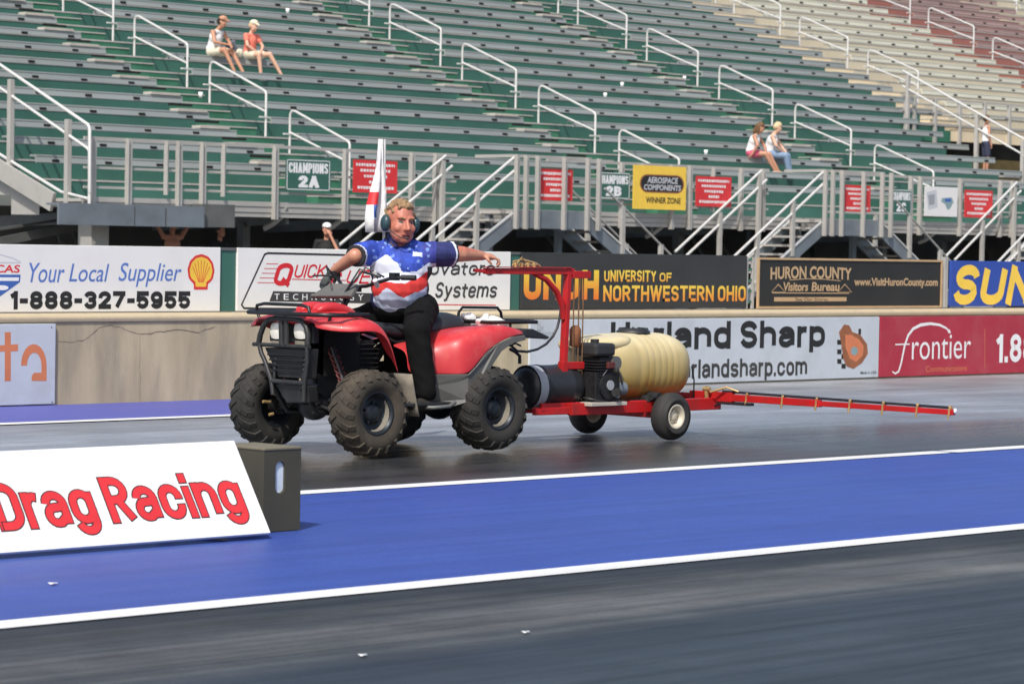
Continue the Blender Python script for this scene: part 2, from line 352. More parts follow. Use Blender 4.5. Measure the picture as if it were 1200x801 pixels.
mat('tyre', (.022, .021, .019), .82, var=.2, scale=7, bump=.3, bscale=90, dirt=(.058, .050, .04), dirt_amt=.55, dirt_scale=6)
mat('dusty_tyre', (.045, .037, .028), .9, var=.3, scale=8, bump=.3, bscale=90, dirt=(.105, .082, .058), dirt_amt=.75, dirt_scale=6)
mat('trailer_tyre', (.022, .022, .022), .75, var=.15, scale=6, dirt=(.06, .055, .05), dirt_amt=.5, dirt_scale=5)
mat('rim_dark', (.028, .034, .042), .42, .5, var=.2, scale=10)
mat('rim_lit_tan', (.20, .18, .145), .8, var=.25, scale=10)
mat('rim_white', (.60, .55, .44), .5, var=.12, scale=12, dirt=(.25, .19, .11), dirt_amt=.6, dirt_scale=12)
mat('lamp_glass', (.80, .78, .70), .12, var=.05, scale=30, spec=.8, coat=.6)
mat('chrome', (.65, .65, .65), .2, 1., var=.05)
mat('brass', (.55, .38, .17), .4, .5, var=.2, scale=20)
mat('copper_pipe', (.30, .165, .085), .4, .7, var=.2, scale=20)
mat('hose_black', (.02, .021, .024), .4, var=.1)
mat('dust_flap', (.22, .195, .155), .9, var=.25, scale=12)
mat('skin', (.50, .235, .15), .5, var=.08, scale=25, sss=.1)
mat('skin_flush', (.47, .165, .11), .5, var=.1, scale=40, sss=.1)
mat('skin_tan', (.50, .25, .155), .55, var=.06, scale=20)
mat('skin_pale', (.64, .38, .27), .55, var=.06, scale=20)
mat('lips', (.40, .10, .085), .5, var=.05)
mat('mouth_dark', (.09, .02, .02), .6, var=.05)
mat('eye_white', (.6, .57, .53), .3, var=0)
mat('eye_dark', (.03, .03, .03), .3, var=0)
mat('hair_blond', (.27, .168, .085), .75, var=.4, scale=60, stretch=(1, 1, .3), bump=.6, bscale=120)
mat('hair_brown', (.13, .065, .025), .6, var=.3, scale=30)
mat('hair_light', (.62, .47, .28), .6, var=.25, scale=30)
mat('hair_dark', (.03, .02, .014), .6, var=.3, scale=30)
mat('trousers_black', (.006, .006, .0065), .95, var=.2, scale=10, bump=.3, bscale=60, spec=.15)
mat('boot', (.03, .025, .02), .7, var=.3, scale=15)
mat('glove_grey', (.06, .07, .068), .7, var=.2, scale=30)
mat('headset_teal', (.022, .055, .068), .4, var=.15, scale=20)
mat('cloth_white', (.78, .77, .76), .8, var=.04, scale=20, bump=.3, bscale=30)
mat('cloth_cream', (.68, .62, .48), .8, var=.06, scale=20)
mat('cloth_coral', (.80, .20, .14), .8, var=.06, scale=20)
mat('cloth_pink', (.55, .10, .17), .8, var=.1, scale=20)
mat('cloth_denim', (.20, .29, .42), .85, var=.12, scale=30)
mat('cloth_navy', (.03, .035, .07), .85, var=.12, scale=30)
mat('cloth_black', (.012, .012, .013), .85, var=.2, scale=30)
mat('cloth_redshort', (.45, .06, .05), .85, var=.1, scale=30)
mat('tattoo_arm', (.20, .12, .09), .6, var=.3, scale=30)
mat('pack_grey', (.12, .13, .15), .8, var=.4, scale=9)
mat('paper', (.85, .85, .83), .7, var=.02)
mat('rust', (.23, .085, .035), .8, var=.3, scale=18)
mat('housing', (.06, .055, .036), .55, var=.1, scale=5)
mat('housing_lit_top', (.16, .14, .09), .7, var=.1, scale=5)
mat('lens', (.62, .70, .78), .2, var=.1, scale=12, spec=.8)

def shader_asphalt(name, cols, rough, bands=None, spec=.5, fine=.0):
    """track surface: streaks run along the track (world X), patches, gloss where rubber was laid"""
    m = bpy.data.materials.new(name); m.use_nodes = True; MATS[name] = m
    nt = m.node_tree; N = nt.nodes; L = nt.links; b = N['Principled BSDF']
    geo = N.new('ShaderNodeNewGeometry')
    def nz(sc, detail, rg=.6, scale=1.):
        mp = N.new('ShaderNodeMapping'); mp.inputs['Scale'].default_value = sc; L.new(geo.outputs['Position'], mp.inputs['Vector'])
        n = N.new('ShaderNodeTexNoise'); n.inputs['Scale'].default_value = scale; n.inputs['Detail'].default_value = detail; n.inputs['Roughness'].default_value = rg
        L.new(mp.outputs[0], n.inputs['Vector']); return n.outputs['Fac']
    streak = nz((.30, 2.6, 1), 7, .65); patch = nz((.7, .9, 1), 5); grit = nz((1, 1, 1), 3, .7, 140.)
    cr = N.new('ShaderNodeValToRGB'); cr.color_ramp.elements[0].position = .32; cr.color_ramp.elements[1].position = .68
    cr.color_ramp.elements[0].color = (*cols[0], 1); cr.color_ramp.elements[1].color = (*cols[1], 1)
    mixf = N.new('ShaderNodeMath'); mixf.operation = 'MULTIPLY_ADD'; mixf.inputs[1].default_value = .6
    half = N.new('ShaderNodeMath'); half.operation = 'MULTIPLY'; half.inputs[1].default_value = .4; L.new(patch, half.inputs[0])
    L.new(streak, mixf.inputs[0]); L.new(half.outputs[0], mixf.inputs[2]); L.new(mixf.outputs[0], cr.inputs['Fac'])
    col = cr.outputs['Color']; rr = None
    sep = N.new('ShaderNodeSeparateXYZ'); L.new(geo.outputs['Position'], sep.inputs[0])
    wob = N.new('ShaderNodeMath'); wob.operation = 'MULTIPLY_ADD'; wob.inputs[1].default_value = .5; L.new(nz((.25, .6, 1), 4), wob.inputs[0]); L.new(sep.outputs['Y'], wob.inputs[2])
    if bands:                                                     # rubber, paint and painted-sheen bands across the lane: (y, tint multiplier, roughness)
        y0, y1 = bands[0][0], bands[-1][0]
        mr = N.new('ShaderNodeMapRange'); mr.inputs['From Min'].default_value = y0+.25; mr.inputs['From Max'].default_value = y1+.25; L.new(wob.outputs[0], mr.inputs['Value'])
        br = N.new('ShaderNodeValToRGB'); rp = N.new('ShaderNodeValToRGB')
        for ramp, idx in ((br, 1), (rp, 2)):
            els = ramp.color_ramp.elements
            while len(els) < len(bands): els.new(.5)
            for e, bd in zip(els, bands):
                e.position = (bd[0]-y0)/(y1-y0); q = bd[idx]; e.color = (*(q if isinstance(q, tuple) else (q, q, q)), 1)
            L.new(mr.outputs[0], ramp.inputs['Fac'])
        mx = N.new('ShaderNodeMix'); mx.data_type = 'RGBA'; mx.blend_type = 'MULTIPLY'; mx.inputs['Factor'].default_value = 1
        L.new(col, mx.inputs['A']); L.new(br.outputs['Color'], mx.inputs['B']); col = mx.outputs['Result']; rr = rp.outputs['Color']
    g = N.new('ShaderNodeMapRange'); g.inputs['To Min'].default_value = .72; g.inputs['To Max'].default_value = 1.28; g.inputs['From Min'].default_value = .3; g.inputs['From Max'].default_value = .7; L.new(grit, g.inputs['Value'])
    mg = N.new('ShaderNodeMix'); mg.data_type = 'RGBA'; mg.blend_type = 'MULTIPLY'; mg.inputs['Factor'].default_value = 1
    L.new(col, mg.inputs['A']); L.new(g.outputs[0], mg.inputs['B']); L.new(mg.outputs['Result'], b.inputs['Base Color'])
    ra = N.new('ShaderNodeMath'); ra.operation = 'MULTIPLY_ADD'; ra.inputs[1].default_value = .3; L.new(streak, ra.inputs[0])
    if rr: 
        sub = N.new('ShaderNodeMath'); sub.operation = 'SUBTRACT'; sub.inputs[1].default_value = .15; L.new(rr, sub.inputs[0]); L.new(sub.outputs[0], ra.inputs[2])
    else: ra.inputs[2].default_value = rough-.15
    L.new(ra.outputs[0], b.inputs['Roughness'])
    b.inputs['Specular IOR Level'].default_value = spec
    if fine:
        sr = N.new('ShaderNodeMapRange'); sr.inputs['From Min'].default_value = .35; sr.inputs['From Max'].default_value = .65; sr.inputs['To Min'].default_value = spec*(1-fine*1.5); sr.inputs['To Max'].default_value = spec*(1+fine*1.2); L.new(nz((.14, 5., 1), 6, .72), sr.inputs['Value']); L.new(sr.outputs[0], b.inputs['Specular IOR Level'])
        fs = nz((.16, 8., 1), 6, .72); fm = N.new('ShaderNodeMapRange'); fm.inputs['From Min'].default_value = .33; fm.inputs['From Max'].default_value = .67; fm.inputs['To Min'].default_value = 1-fine; fm.inputs['To Max'].default_value = 1+fine; L.new(fs, fm.inputs['Value'])
        bl = nz((.9, 1.5, 1), 8, .75); bm = N.new('ShaderNodeMapRange'); bm.inputs['From Min'].default_value = .35; bm.inputs['From Max'].default_value = .68; bm.inputs['To Min'].default_value = 1-fine*.6; bm.inputs['To Max'].default_value = 1+fine*.9; L.new(bl, bm.inputs['Value'])
        mm = N.new('ShaderNodeMath'); mm.operation = 'MULTIPLY'; L.new(fm.outputs[0], mm.inputs[0]); L.new(bm.outputs[0], mm.inputs[1])
        m3 = N.new('ShaderNodeMix'); m3.data_type = 'RGBA'; m3.blend_type = 'MULTIPLY'; m3.inputs['Factor'].default_value = 1
        L.new(mg.outputs['Result'], m3.inputs['A']); L.new(mm.outputs[0], m3.inputs['B']); L.new(m3.outputs['Result'], b.inputs['Base Color'])
    bp = N.new('ShaderNodeBump'); bp.inputs['Strength'].default_value = .12; bp.inputs['Distance'].default_value = .004
    L.new(grit, bp.inputs['Height']); L.new(bp.outputs[0], b.inputs['Normal'])
    return m
shader_asphalt('asphalt_far', ((.055, .058, .062), (.105, .110, .118)), .35,
    [(11.7, (.70, .68, .64), .45), (12.3, (.42, .42, .41), .33), (13.6, (.42, .43, .45), .22), (14.3, (2.0, 2.15, 2.3), .30), (15.6, (3.0, 3.15, 3.35), .4), (17.3, (2.3, 2.36, 2.45), .44), (18.9, (3.0, 2.95, 2.9), .5)], fine=.3)  # paler blue-grey bands beyond the quad paint in wet sheen and haze
shader_asphalt('asphalt_near', ((.011, .0125, .0145), (.036, .039, .042)), .4,
    [(2.0, (.95, 1, 1.05), .44), (6.0, (.85, .95, 1.05), .42), (6.9, (.8, .9, 1.0), .44), (7.25, (3.1, 2.95, 2.65), .56), (7.7, (2.6, 2.5, 2.3), .58), (8.05, (.9, .88, .84), .55), (8.4, (.8, .8, .76), .55)], spec=.28, fine=.45)
shader_asphalt('asphalt_pit', ((.06, .06, .06), (.10, .10, .10)), .8)
shader_asphalt('blue_paint', ((.034, .066, .27), (.044, .083, .325)), .5, [(8.4, (1, 1, 1), .5), (9.6, (1.15, 1.1, 1.02), .52), (10.2, (1.05, 1.05, 1), .5), (11.9, (1., 1, 1), .5)], spec=.14, fine=.09)
shader_asphalt('blue_paint_far', ((.075, .085, .33), (.095, .105, .38)), .55)
shader_asphalt('line_paint', ((.62, .62, .60), (.85, .85, .84)), .55)

# ------------------------------------------------------------------ ground
def sheet(name, m, x0, x1, y0, y1, z, label, cat):
    mb = MB(); mb.add([(x0, y0, z), (x1, y0, z), (x1, y1, z), (x0, y1, z)], [(0, 1, 2, 3)])
    return tag(mb.build(name, m), label, cat, kind='structure')
sheet('ground', 'asphalt_pit', -600, 900, -400, 900, -.008, 'grey asphalt ground reaching out behind the wall and the stands', 'ground')
sheet('road', 'asphalt_near', -200, 400, -8, 8.28, -.004, 'dark rubbered asphalt lane in front, nearest the camera', 'road')
sheet('road', 'asphalt_far', -200, 400, 11.9, 19.15, -.004, 'grey asphalt racing lane the quad bike drives on', 'road')
sheet('painted_strip', 'blue_paint', -200, 400, 8.28, 11.9, -.0035, 'wide bright blue painted strip between the two lanes', 'painted strip')
sheet('painted_strip', 'blue_paint_far', -200, 16.2, 17.3, 19.12, .0005, 'narrow blue painted strip along the foot of the wall', 'painted strip')
for y, lb in ((8.36, 'white line between the blue strip and the front lane'), (11.82, 'white line between the blue strip and the quad bike lane'), (17.3, 'white line beside the narrow blue strip at the wall')):
    sheet('road_marking', 'line_paint', -200, 400 if y < 17 else 16.2, y-.085, y+.085, .0045 if y > 17 else .0005, lb, 'painted line')

# ------------------------------------------------------------------ concrete wall
WY = 19.10
w = thing('concrete_wall', 'long stained tan concrete wall with a rounded pale top lip', 'wall', (20, WY, 0))
XW0, XW1 = 4., 60.
prof = [(WY, 0), (WY, .655), (WY+.012, .665), (WY+.03, .672)]
mb = MB()
rows = [[(x, WY+.0, 0) for x in (XW0, XW1)], [(x, WY, .66) for x in (XW0, XW1)]]
mb.box((XW0, WY, -.05), (XW1, WY+.42, .664))
mb.build('wall_body', 'concrete_wall_mat' if 'concrete_wall_mat' in MATS else 'concrete', w)
cp = MB(); n = 8; cap = [(WY-.012, .667), (WY-.018, .685)]
for i in range(n+1):
    t = math.pi/2*i/n; cap.append((WY+.05-.068*math.cos(t), .697+.036*math.sin(t)))
cap += [(WY+.43, .735), (WY+.43, .667)]
cp.grid([[(x, y, z) for y, z in cap] for x in (XW0, XW1)])
cp.build('wall_cap', 'concrete_cap', w)
# cracks and stain drips as thin real marks on the face
cr = Print(Face((0, WY, 0), (1, 0, 0), (0, 0, 1), (0, -1, 0)))
rc = random.Random(3)
def P2(px, py, Y=WY): q = gy(px, py, Y); return (q.x, q.z)
path = [(68, 400), (85, 401), (100, 398), (108, 391), (118, 383), (127, 381), (140, 383), (150, 387), (164, 391), (178, 390), (192, 388), (207, 386), (220, 387), (232, 389), (243, 385), (255, 381)]
pp = []
for (a, b), (c, d) in zip(path, path[1:]):
    for k in range(4): t = k/4; pp.append((a+(c-a)*t, b+(d-b)*t+rc.uniform(-.8, .8)))
cr.line('crack', [P2(*p) for p in pp], [rc.uniform(.003, .009) for _ in pp], .003)
cr.line('crack', [P2(164+rc.uniform(-.6, .6), y) for y in range(391, 475, 6)], [rc.uniform(.002, .005) for _ in range(391, 475, 6)], .003)
cr.build(w, 'crack')

# ------------------------------------------------------------------ advertising boards
def board(name, label, m, px0, px1, Y, z0, z1, thick=.03, cat='advertising board', frame=None, X0=None, X1=None, group=None):
    zc = (z0+z1)/2
    X0 = gy(px0, 340, Y).x if X0 is None else X0; X1 = gy(px1, 340, Y).x if X1 is None else X1
    t = thing(name, label, cat, ((X0+X1)/2, Y+thick/2, z0), group)
    mb = MB(); mb.box((X0, Y, z0), (X1, Y+thick, z1)); mb.build('panel', m, t, bevel=.004)
    if frame:
        f = MB(); e = .022
        for a, b in (((X0-e, Y-.012, z0-e), (X1+e, Y+.01, z0)), ((X0-e, Y-.012, z1), (X1+e, Y+.01, z1+e)), ((X0-e, Y-.012, z0), (X0, Y+.01, z1)), ((X1, Y-.012, z0), (X1+e, Y+.01, z1))): f.box(a, b)
        f.build('frame', frame, t)
    pr = Print(Face((0, Y, 0), (1, 0, 0), (0, 0, 1), (0, -1, 0)))
    def q(px, py): p = gy(px, py, Y); return (p.x, p.z)
    def text(mm, s, x0, x1, yt, yb, **k):
        xm = (x0+x1)/2
        pr.text(mm, s, q(x0, yt)[0], q(x1, yt)[0], q(xm, yb)[1], q(xm, yt)[1], **k)
    def block(mm, s, x0, x1, yt, yb, **k):
        xm = (x0+x1)/2; pr.block(mm, s, q(x0, yt)[0], q(x1, yt)[0], q(xm, yb)[1], q(xm, yt)[1], **k)
    return t, pr, q, text, block
UB = 19.28                                                        # plane of the upper boards
# --- local supplier board
t, pr, q, T, B = board('advertising_board', 'white board with a blue script line, phone number and yellow shell', 'white_board', -120, 258, UB, .742, 1.285)
T('ink_blue', 'Your', 34, 76, 308, 331, weight=.004, shear=.25); T('ink_blue', 'Local', 81, 128, 309, 330, weight=.004, shear=.25); T('ink_blue', 'Supplier', 139, 213, 308, 336, weight=.004, shear=.25)
B('ink_black', '1-888-327-5955', 11, 223, 341, 362, sw=.27)
cu, cv = q(235.5, 318); ru, rv = .141, .148
def shell(m, k, h, base=.55):
    pts = []
    for i in range(0, 41):
        a = math.radians(-38 + 256*i/40); sc = 1+.035*abs(math.cos(a*6.2))
        pts.append((cu+ru*k*sc*math.cos(a), cv+rv*k*(sc*math.sin(a)*.92+.04)))
    pts += [(cu-ru*k*base, cv-rv*k*.72), (cu-ru*k*base*.95, cv-rv*k*1.04), (cu+ru*k*base*.95, cv-rv*k*1.04), (cu+ru*k*base, cv-rv*k*.72)]
    pr.poly(m, pts, h)
shell('ink_bright_red', 1., .004); shell('ink_yellow', .84, .006, .5)
for i in range(7):
    a = math.radians(25+130*i/6)
    pr.line('ink_bright_red', [(cu+.02*math.cos(a)*1.2, cv-rv*.62), (cu+ru*.72*math.cos(a), cv+rv*.66*math.sin(a))], .006, .008)
u0, v0 = q(-1, 326); hw = q(24, 326)[0]-u0
pr.poly('ink_deep_blue', [(u0-hw, v0+.03), (u0+hw, v0+.03), (u0+hw*.97, v0-.03), (u0, v0-.15), (u0-hw*.97, v0-.03)], .004)
pr.poly('ink_white', [(u0-hw*.93, v0+.008), (u0+hw*.93, v0+.008), (u0+hw*.9, v0-.02), (u0-hw*.9, v0-.02)], .006)
pr.disc('ink_white', u0+hw*.15, v0-.075, .06, .006, 16, .02)
pr.line('ink_light_grey', [(u0-hw, v0+.14), (u0-hw*.5, v0+.18), (u0, v0+.19), (u0+hw*.6, v0+.165), (u0+hw, v0+.13)], .008)
pr.rect('ink_light_grey', u0-hw, u0+hw, v0+.122, v0+.13)
pr.text('ink_bright_red', 'LUCAS', u0-hw, u0+hw*.97, v0+.045, v0+.108, weight=.02, shear=.1)
pr.build(t)
# --- fuel technology board
t, pr, q, T, B = board('advertising_board', 'white board behind the driver with red and black racing lettering in a slanted outline', 'white_board', 278, 598, UB, .742, 1.285)
pr.line('ink_black', [q(*p) for p in ((310, 298), (314, 296.5), (456, 300), (459, 302), (437, 361), (433, 363), (286, 361), (283, 357))], .018, closed=True)
B('ink_red', 'Q', 321, 344, 308, 337, sw=.2, shear=.2)
B('ink_red', 'UICK', 345, 384, 309.5, 325.5, sw=.15, shear=.22); B('ink_red', 'F', 386, 404, 309, 335, sw=.18, shear=.2); B('ink_red', 'UEL', 406, 446, 316, 332.5, sw=.15, shear=.22)
for i, y in enumerate((309, 314.5, 320, 325.5, 331)):
    pr.line('ink_red', [q(318-i*2.6-6, y), q(322-i*.6+4, y+.2)], .006)
pr.line('ink_red', [q(342, 327), q(405, 328.5)], .008)
pr.poly('ink_soft_black', [q(320, 341), q(441, 343.5), q(436, 355.5), q(315.5, 353)])
for i, ch in enumerate('TECHNOLOGY'):
    T('ink_white', ch, 321.5+10.9*i, 327.5+10.9*i, 344+.1*i, 351+.1*i, weight=.0, h=.006)
B('ink_soft_black', 'Innovators', 474, 580, 306, 322.5, sw=.17, shear=.12); B('ink_soft_black', 'Systems', 510, 583, 330.5, 353, sw=.14, shear=.18); 
pr.line('ink_red', [q(470, 356.3), q(581, 357.5)], .009)
pr.build(t)
# --- university board with printed yellow-to-orange letters
def gradient_ink(name, z0, z1, c0, c1):
    m = bpy.data.materials.new(name); m.use_nodes = True; MATS[name] = m; nt = m.node_tree; b = nt.nodes['Principled BSDF']; b.inputs['Roughness'].default_value = .5
    g = nt.nodes.new('ShaderNodeNewGeometry'); sx = nt.nodes.new('ShaderNodeSeparateXYZ'); mr = nt.nodes.new('ShaderNodeMapRange'); cr = nt.nodes.new('ShaderNodeValToRGB')
    nt.links.new(g.outputs['Position'], sx.inputs[0]); nt.links.new(sx.outputs['Z'], mr.inputs['Value']); mr.inputs['From Min'].default_value = z0; mr.inputs['From Max'].default_value = z1
    cr.color_ramp.elements[0].color = (*c0, 1); cr.color_ramp.elements[1].color = (*c1, 1); nt.links.new(mr.outputs[0], cr.inputs['Fac']); nt.links.new(cr.outputs['Color'], b.inputs['Base Color'])
gradient_ink('print_fade_large', .86, 1.12, (.78, .20, .03), (.85, .62, .06))
gradient_ink('print_fade_small', .86, .98, (.80, .30, .04), (.86, .62, .08))
gradient_ink('print_fade_upper', 1.0, 1.10, (.80, .34, .04), (.86, .62, .08))
t, pr, q, T, B = board('advertising_board', 'charcoal university board with yellow to orange letters behind the red mast', 'dark_board', 611, 875, UB, .748, 1.283)
B('print_fade_large', 'UNOH', 614, 702, 316, 351, sw=.25); B('print_fade_upper', 'UNIVERSITY', 708, 769, 316.5, 330, sw=.19); B('print_fade_upper', 'OF', 773, 787, 319.5, 330, sw=.2)
B('print_fade_small', 'NORTHWESTERN OHIO', 707, 874, 334.5, 353, sw=.19)
pr.build(t)
# --- county visitors board
t, pr, q, T, B = board('advertising_board', 'black county visitors board with tan lettering inside a tan frame', 'black_board', 889, 1102, UB, .765, 1.245, frame='ink_tan')
T('ink_tan', 'HURON COUNTY', 903, 998, 313.5, 328, weight=.03, arc=.015)
pr.line('ink_tan', [q(*p) for p in ((925, 328), (945, 326.5), (965, 327), (985, 329))], .008)
T('ink_tan', 'Visitors', 918, 947, 330.5, 341, weight=.03, shear=.1); T('ink_tan', 'Bureau', 951, 984, 330.5, 341, weight=.03, shear=.1)
for c in (912, 990):
    pr.line('ink_tan', [q(c-8, 342), q(c, 333), q(c+8, 342)], .014, closed=True)
pr.line('ink_tan', [q(905, 343), q(995, 343.5)], .01)
pr.rect('ink_tan', *[f(q(907, 350)[0], q(992, 350)[0]) for f in (min, max)], q(950, 353)[1], q(950, 348)[1]); 
pr.text('black_board', 'See Our Shores', q(932, 350)[0], q(970, 350)[0], q(950, 352.5)[1], q(950, 348.5)[1], h=.006)
T('ink_tan', 'www.VisitHuronCounty.com', 1001, 1099, 325.5, 337.5, weight=.035)
pr.build(t)
# --- fuel board at the right edge
t, pr, q, T, B = board('advertising_board', 'blue board with fat yellow slanted letters at the end of the row', 'blue_board', 1114, 1420, UB, .755, 1.262)
B('ink_pale_yellow', 'SUNOCO', 1118, 1300, 311, 357, sw=.25, shear=.14)
pr.build(t)
# --- green mesh fillers and posts between the upper boards
for px0, px1, lb in ((258.5, 277.5, 'narrow dark green filler panel between the two white boards'), (598.8, 610.2, 'narrow dark green filler panel left of the university board')):
    X0, X1 = gy(px0, 340, UB).x, gy(px1, 340, UB).x
    f = thing('windbreak_fence', lb, 'fence panel', ((X0+X1)/2, UB+.03, .74))
    mb = MB(); mb.box((X0, UB+.02, .742), (X1, UB+.05, 1.262)); mb.build('panel', 'green_paint', f)
    mb = MB(); mb.box((X0, UB+.01, 1.262), (X1, UB+.06, 1.285)); mb.build('cap_rail', 'steel_dark', f)
X0, X1 = gy(876.5, 340, UB).x, gy(885.5, 340, UB).x
f = thing('lattice_fence', 'pale green lattice frame between the charcoal and black boards', 'fence panel', ((X0+X1)/2, UB+.04, .74))
mb = MB()
for x in (X0+.012, X1-.012): mb.box((x-.012, UB+.02, .742), (x+.012, UB+.05, 1.27))
mb.build('post', 'galvanized', f)
mb = MB()
for i in range(5): z = .79+i*.11; mb.bar((X0+.03, UB+.035, z), (X1-.03, UB+.035, z+.03), .012, .012)
mb.build('lattice', 'aisle_green', f)
X0 = gy(1108.5, 340, UB).x
mb = MB(); mb.box((X0-.03, UB-.005, .742), (X0+.03, UB+.055, 1.3)); tag(mb.build('board_post', 'galvanized', origin=(X0, UB, .742), bevel=.004), 'grey metal post between the black board and the blue board', 'post')
# --- lower boards on the face of the wall
LB = WY-.03
t, pr, q, T, B = board('wall_board', 'pale blue-grey board with orange letters at the left end of the wall', 'lower_board', -150, 66, LB, .01, .655, thick=.026)
T0 = lambda pts: pr.poly('ink_orange', [q(*p) for p in pts])
T0([(5.5, 389), (12.5, 389), (12.5, 446), (5.5, 446.5)]); T0([(12.5, 403.5), (21, 403), (21, 411), (12.5, 411.5)]); T0([(-1, 404.5), (5.5, 404), (5.5, 411.5), (-1, 412)])
arc = [(30+0, 428)] 
outer = [(24.5+15*(1-math.cos(math.pi*i/14)), 428-25*math.sin(math.pi*i/14)) for i in range(15)]
inner = [(31.5+8.5*(1-math.cos(math.pi*i/14)), 428-15*math.sin(math.pi*i/14)) for i in range(15)]
for i in range(14): T0([outer[i], outer[i+1], inner[i+1], inner[i]])
T0([(48.5, 428), (54.5, 428), (54.5, 446), (48.5, 446)]); T0([(37, 440), (40, 436.5), (48.5, 436.5), (48.5, 446), (37, 446)])
pr.disc('ink_black', *q(60.5, 383.5), .006); pr.disc('ink_black', *q(61, 471), .006)
pr.build(t)
t, pr, q, T, B = board('wall_board', 'long pale board with black lettering behind the sprayer tank', 'lower_board', 622, 1031.5, LB, .012, .655, thick=.026)
B('ink_black', 'Harland Sharp', 716, 967, 376, 415, sw=.195); B('ink_soft_black', 'www.harlandsharp.com', 737, 946, 420.5, 447, sw=.155)
T('ink_grey', 'The', 629, 637, 379, 388, weight=0, shear=.3); T('ink_grey', 'Original', 628, 651, 386, 398, weight=0, shear=.3)
for i in range(6):
    for j in range(3):
        if (i+j) % 2 == 0: a = (981+j*5, 398+i*5.6); pr.poly('ink_black', [q(a[0], a[1]), q(a[0]+5, a[1]), q(a[0]+5, a[1]+5.6), q(a[0], a[1]+5.6)])
pr.poly('ink_brown', [q(*p) for p in ((983, 389), (989, 380), (995, 381), (999, 389), (1008, 392), (1016, 403), (1017, 414), (1010, 425), (1000, 432), (992, 429), (988, 420), (986, 404))], .006)
pr.poly('ink_orange', [q(*p) for p in ((990, 392), (997, 392), (1006, 397), (1012, 405), (1011, 416), (1003, 424), (996, 420), (991, 408))], .008)
pr.disc('ink_teal', *q(1001, 411), .06, .01, 18, .045); pr.disc('ink_brown', *q(991, 386), .03, .01)
pr.rect('ink_black', q(1006, 385)[0], q(1009, 385)[0], q(1007, 392)[1], q(1007, 385)[1])
T('ink_black', 'Made in USA', 1008, 1027, 434.5, 438, weight=.01, shear=.2)
pr.line('ink_light_grey', [q(843, 374.5), q(843, 447)], .006)
pr.build(t)
t, pr, q, T, B = board('wall_board', 'dark red board with white lettering low on the wall at right', 'red_board', 1033, 1400, LB, .012, .655, thick=.026)
T('ink_white', 'rontier', 1069, 1138, 392, 420.5, weight=-.004)
fp = [(1045.5, 435), (1049, 437.5), (1053, 435), (1056, 425), (1060, 405), (1064, 393), (1070, 385), (1079, 380.5), (1090, 379), (1101, 380.5), (1109, 384.5), (1114, 390)]
pr.line('ink_white', [q(*p) for p in fp], [.012, .02, .024, .026, .028, .03, .032, .034, .03, .026, .022, .014])
pr.line('ink_white', [q(1049, 403.5), q(1066, 403)], .014)
pr.disc('ink_white', *q(1112, 388), .022)
T('ink_orange', 'Communications', 1085, 1133, 428, 435, weight=0.)
B('ink_white', '1.888', 1167, 1228, 391, 424, sw=.2)
pr.line('ink_orange', [q(1154, 385), q(1154, 431)], .008)
pr.build(t)

for px, py, s_, lb in ((62, 684, .018, 'small white paper scrap on the blue strip below the sloping sign'), (425, 768, .014, 'small pale scrap on the front lane, nearest the camera'), (616, 741, .014, 'small pale scrap on the front lane near the middle of the picture')):
    p = gz(px, py); mb = MB(); mb.grid([[(p.x+(i-1)*s_*1.0+(j-1)*s_*.3, p.y+(j-1)*s_*.9, .003+.0015*((i*2+j) % 3)) for i in range(3)] for j in range(3)]); tag(mb.build('paper_scrap', 'ink_white', origin=(p.x, p.y, 0), solid=.002), lb, 'litter', 'scraps on the track')
# ------------------------------------------------------------------ foreground sloping sign and timing block
U_, V_ = V((1, 0, 0)), V((0, .272, .408)).normalized(); NR = V((0, -V_.z, V_.y))
SO = V((8.54, 10.07, .025)); SX0, SX1, SL = 5.2, 8.54, .485
t = thing('track_sign', 'large white sloping sign reading Drag Racing on the blue strip', 'sign', (7.0, 10.2, 0))
F = Face((0, SO.y, SO.z), U_, V_, NR)
mb = MB(); vs = [F.p(u, v, h) for h in (0, -.02) for u, v in ((SX0, 0), (SX1, 0), (SX1, SL), (SX0, SL))]
mb.add(vs, [(0, 1, 2, 3), (7, 6, 5, 4), (0, 4, 5, 1), (1, 5, 6, 2), (2, 6, 7, 3), (3, 7, 4, 0)]); mb.build('panel', 'sign_white', t, bevel=.003)
mb = MB()
for x in (5.6, 7.0, 8.3):
    mb.bar(F.p(x, SL-.03, -.036), (x, SO.y+.50, .012), .03, .03); mb.bar((x, SO.y+.03, .012), (x, SO.y+.50, .012), .03, .02)
mb.build('prop_frame', 'steel_dark', t)
def suv(px, py):
    d = ray(px, py); P0 = V((0, SO.y, SO.z)); s = (P0-CC).dot(NR)/d.dot(NR); p = CC+d*s-P0; return p.x, p.dot(V_)
pr = Print(F)
ua, ub = suv(1, 618)[0], suv(291, 600)[0]; va, vb = suv(272, 613)[1], suv(10, 566)[1]
um = suv(112, 600)[0]; un = suv(119, 600)[0]
va1, vb1 = suv(100, 627)[1], suv(5, 567.5)[1]
va2, vb2 = suv(280, 613)[1], suv(125, 558.5)[1]
vb2 = max(vb2, suv(205, 553)[1])
va = (va1+va2)/2; vb = (vb1+vb2)/2
for m_, g, h in (('ink_black', .034, .002), ('ink_bright_red', .018, .0045)):
    k = .0055 if m_ == 'ink_black' else 0
    pr.block(m_, 'Drag Racing', ua, ub, va, vb, sw=.14, gap=.105, h=h, fat=.011 if m_ == 'ink_black' else 0)
pr.build(t)
t = thing('sensor_block', 'dark olive box with an oval opening behind the sloping sign', 'box', (8.79, 10.47, 0))
bx0, bx1, by0, by1, bz = 8.68, 8.905, 10.29, 10.63, .378
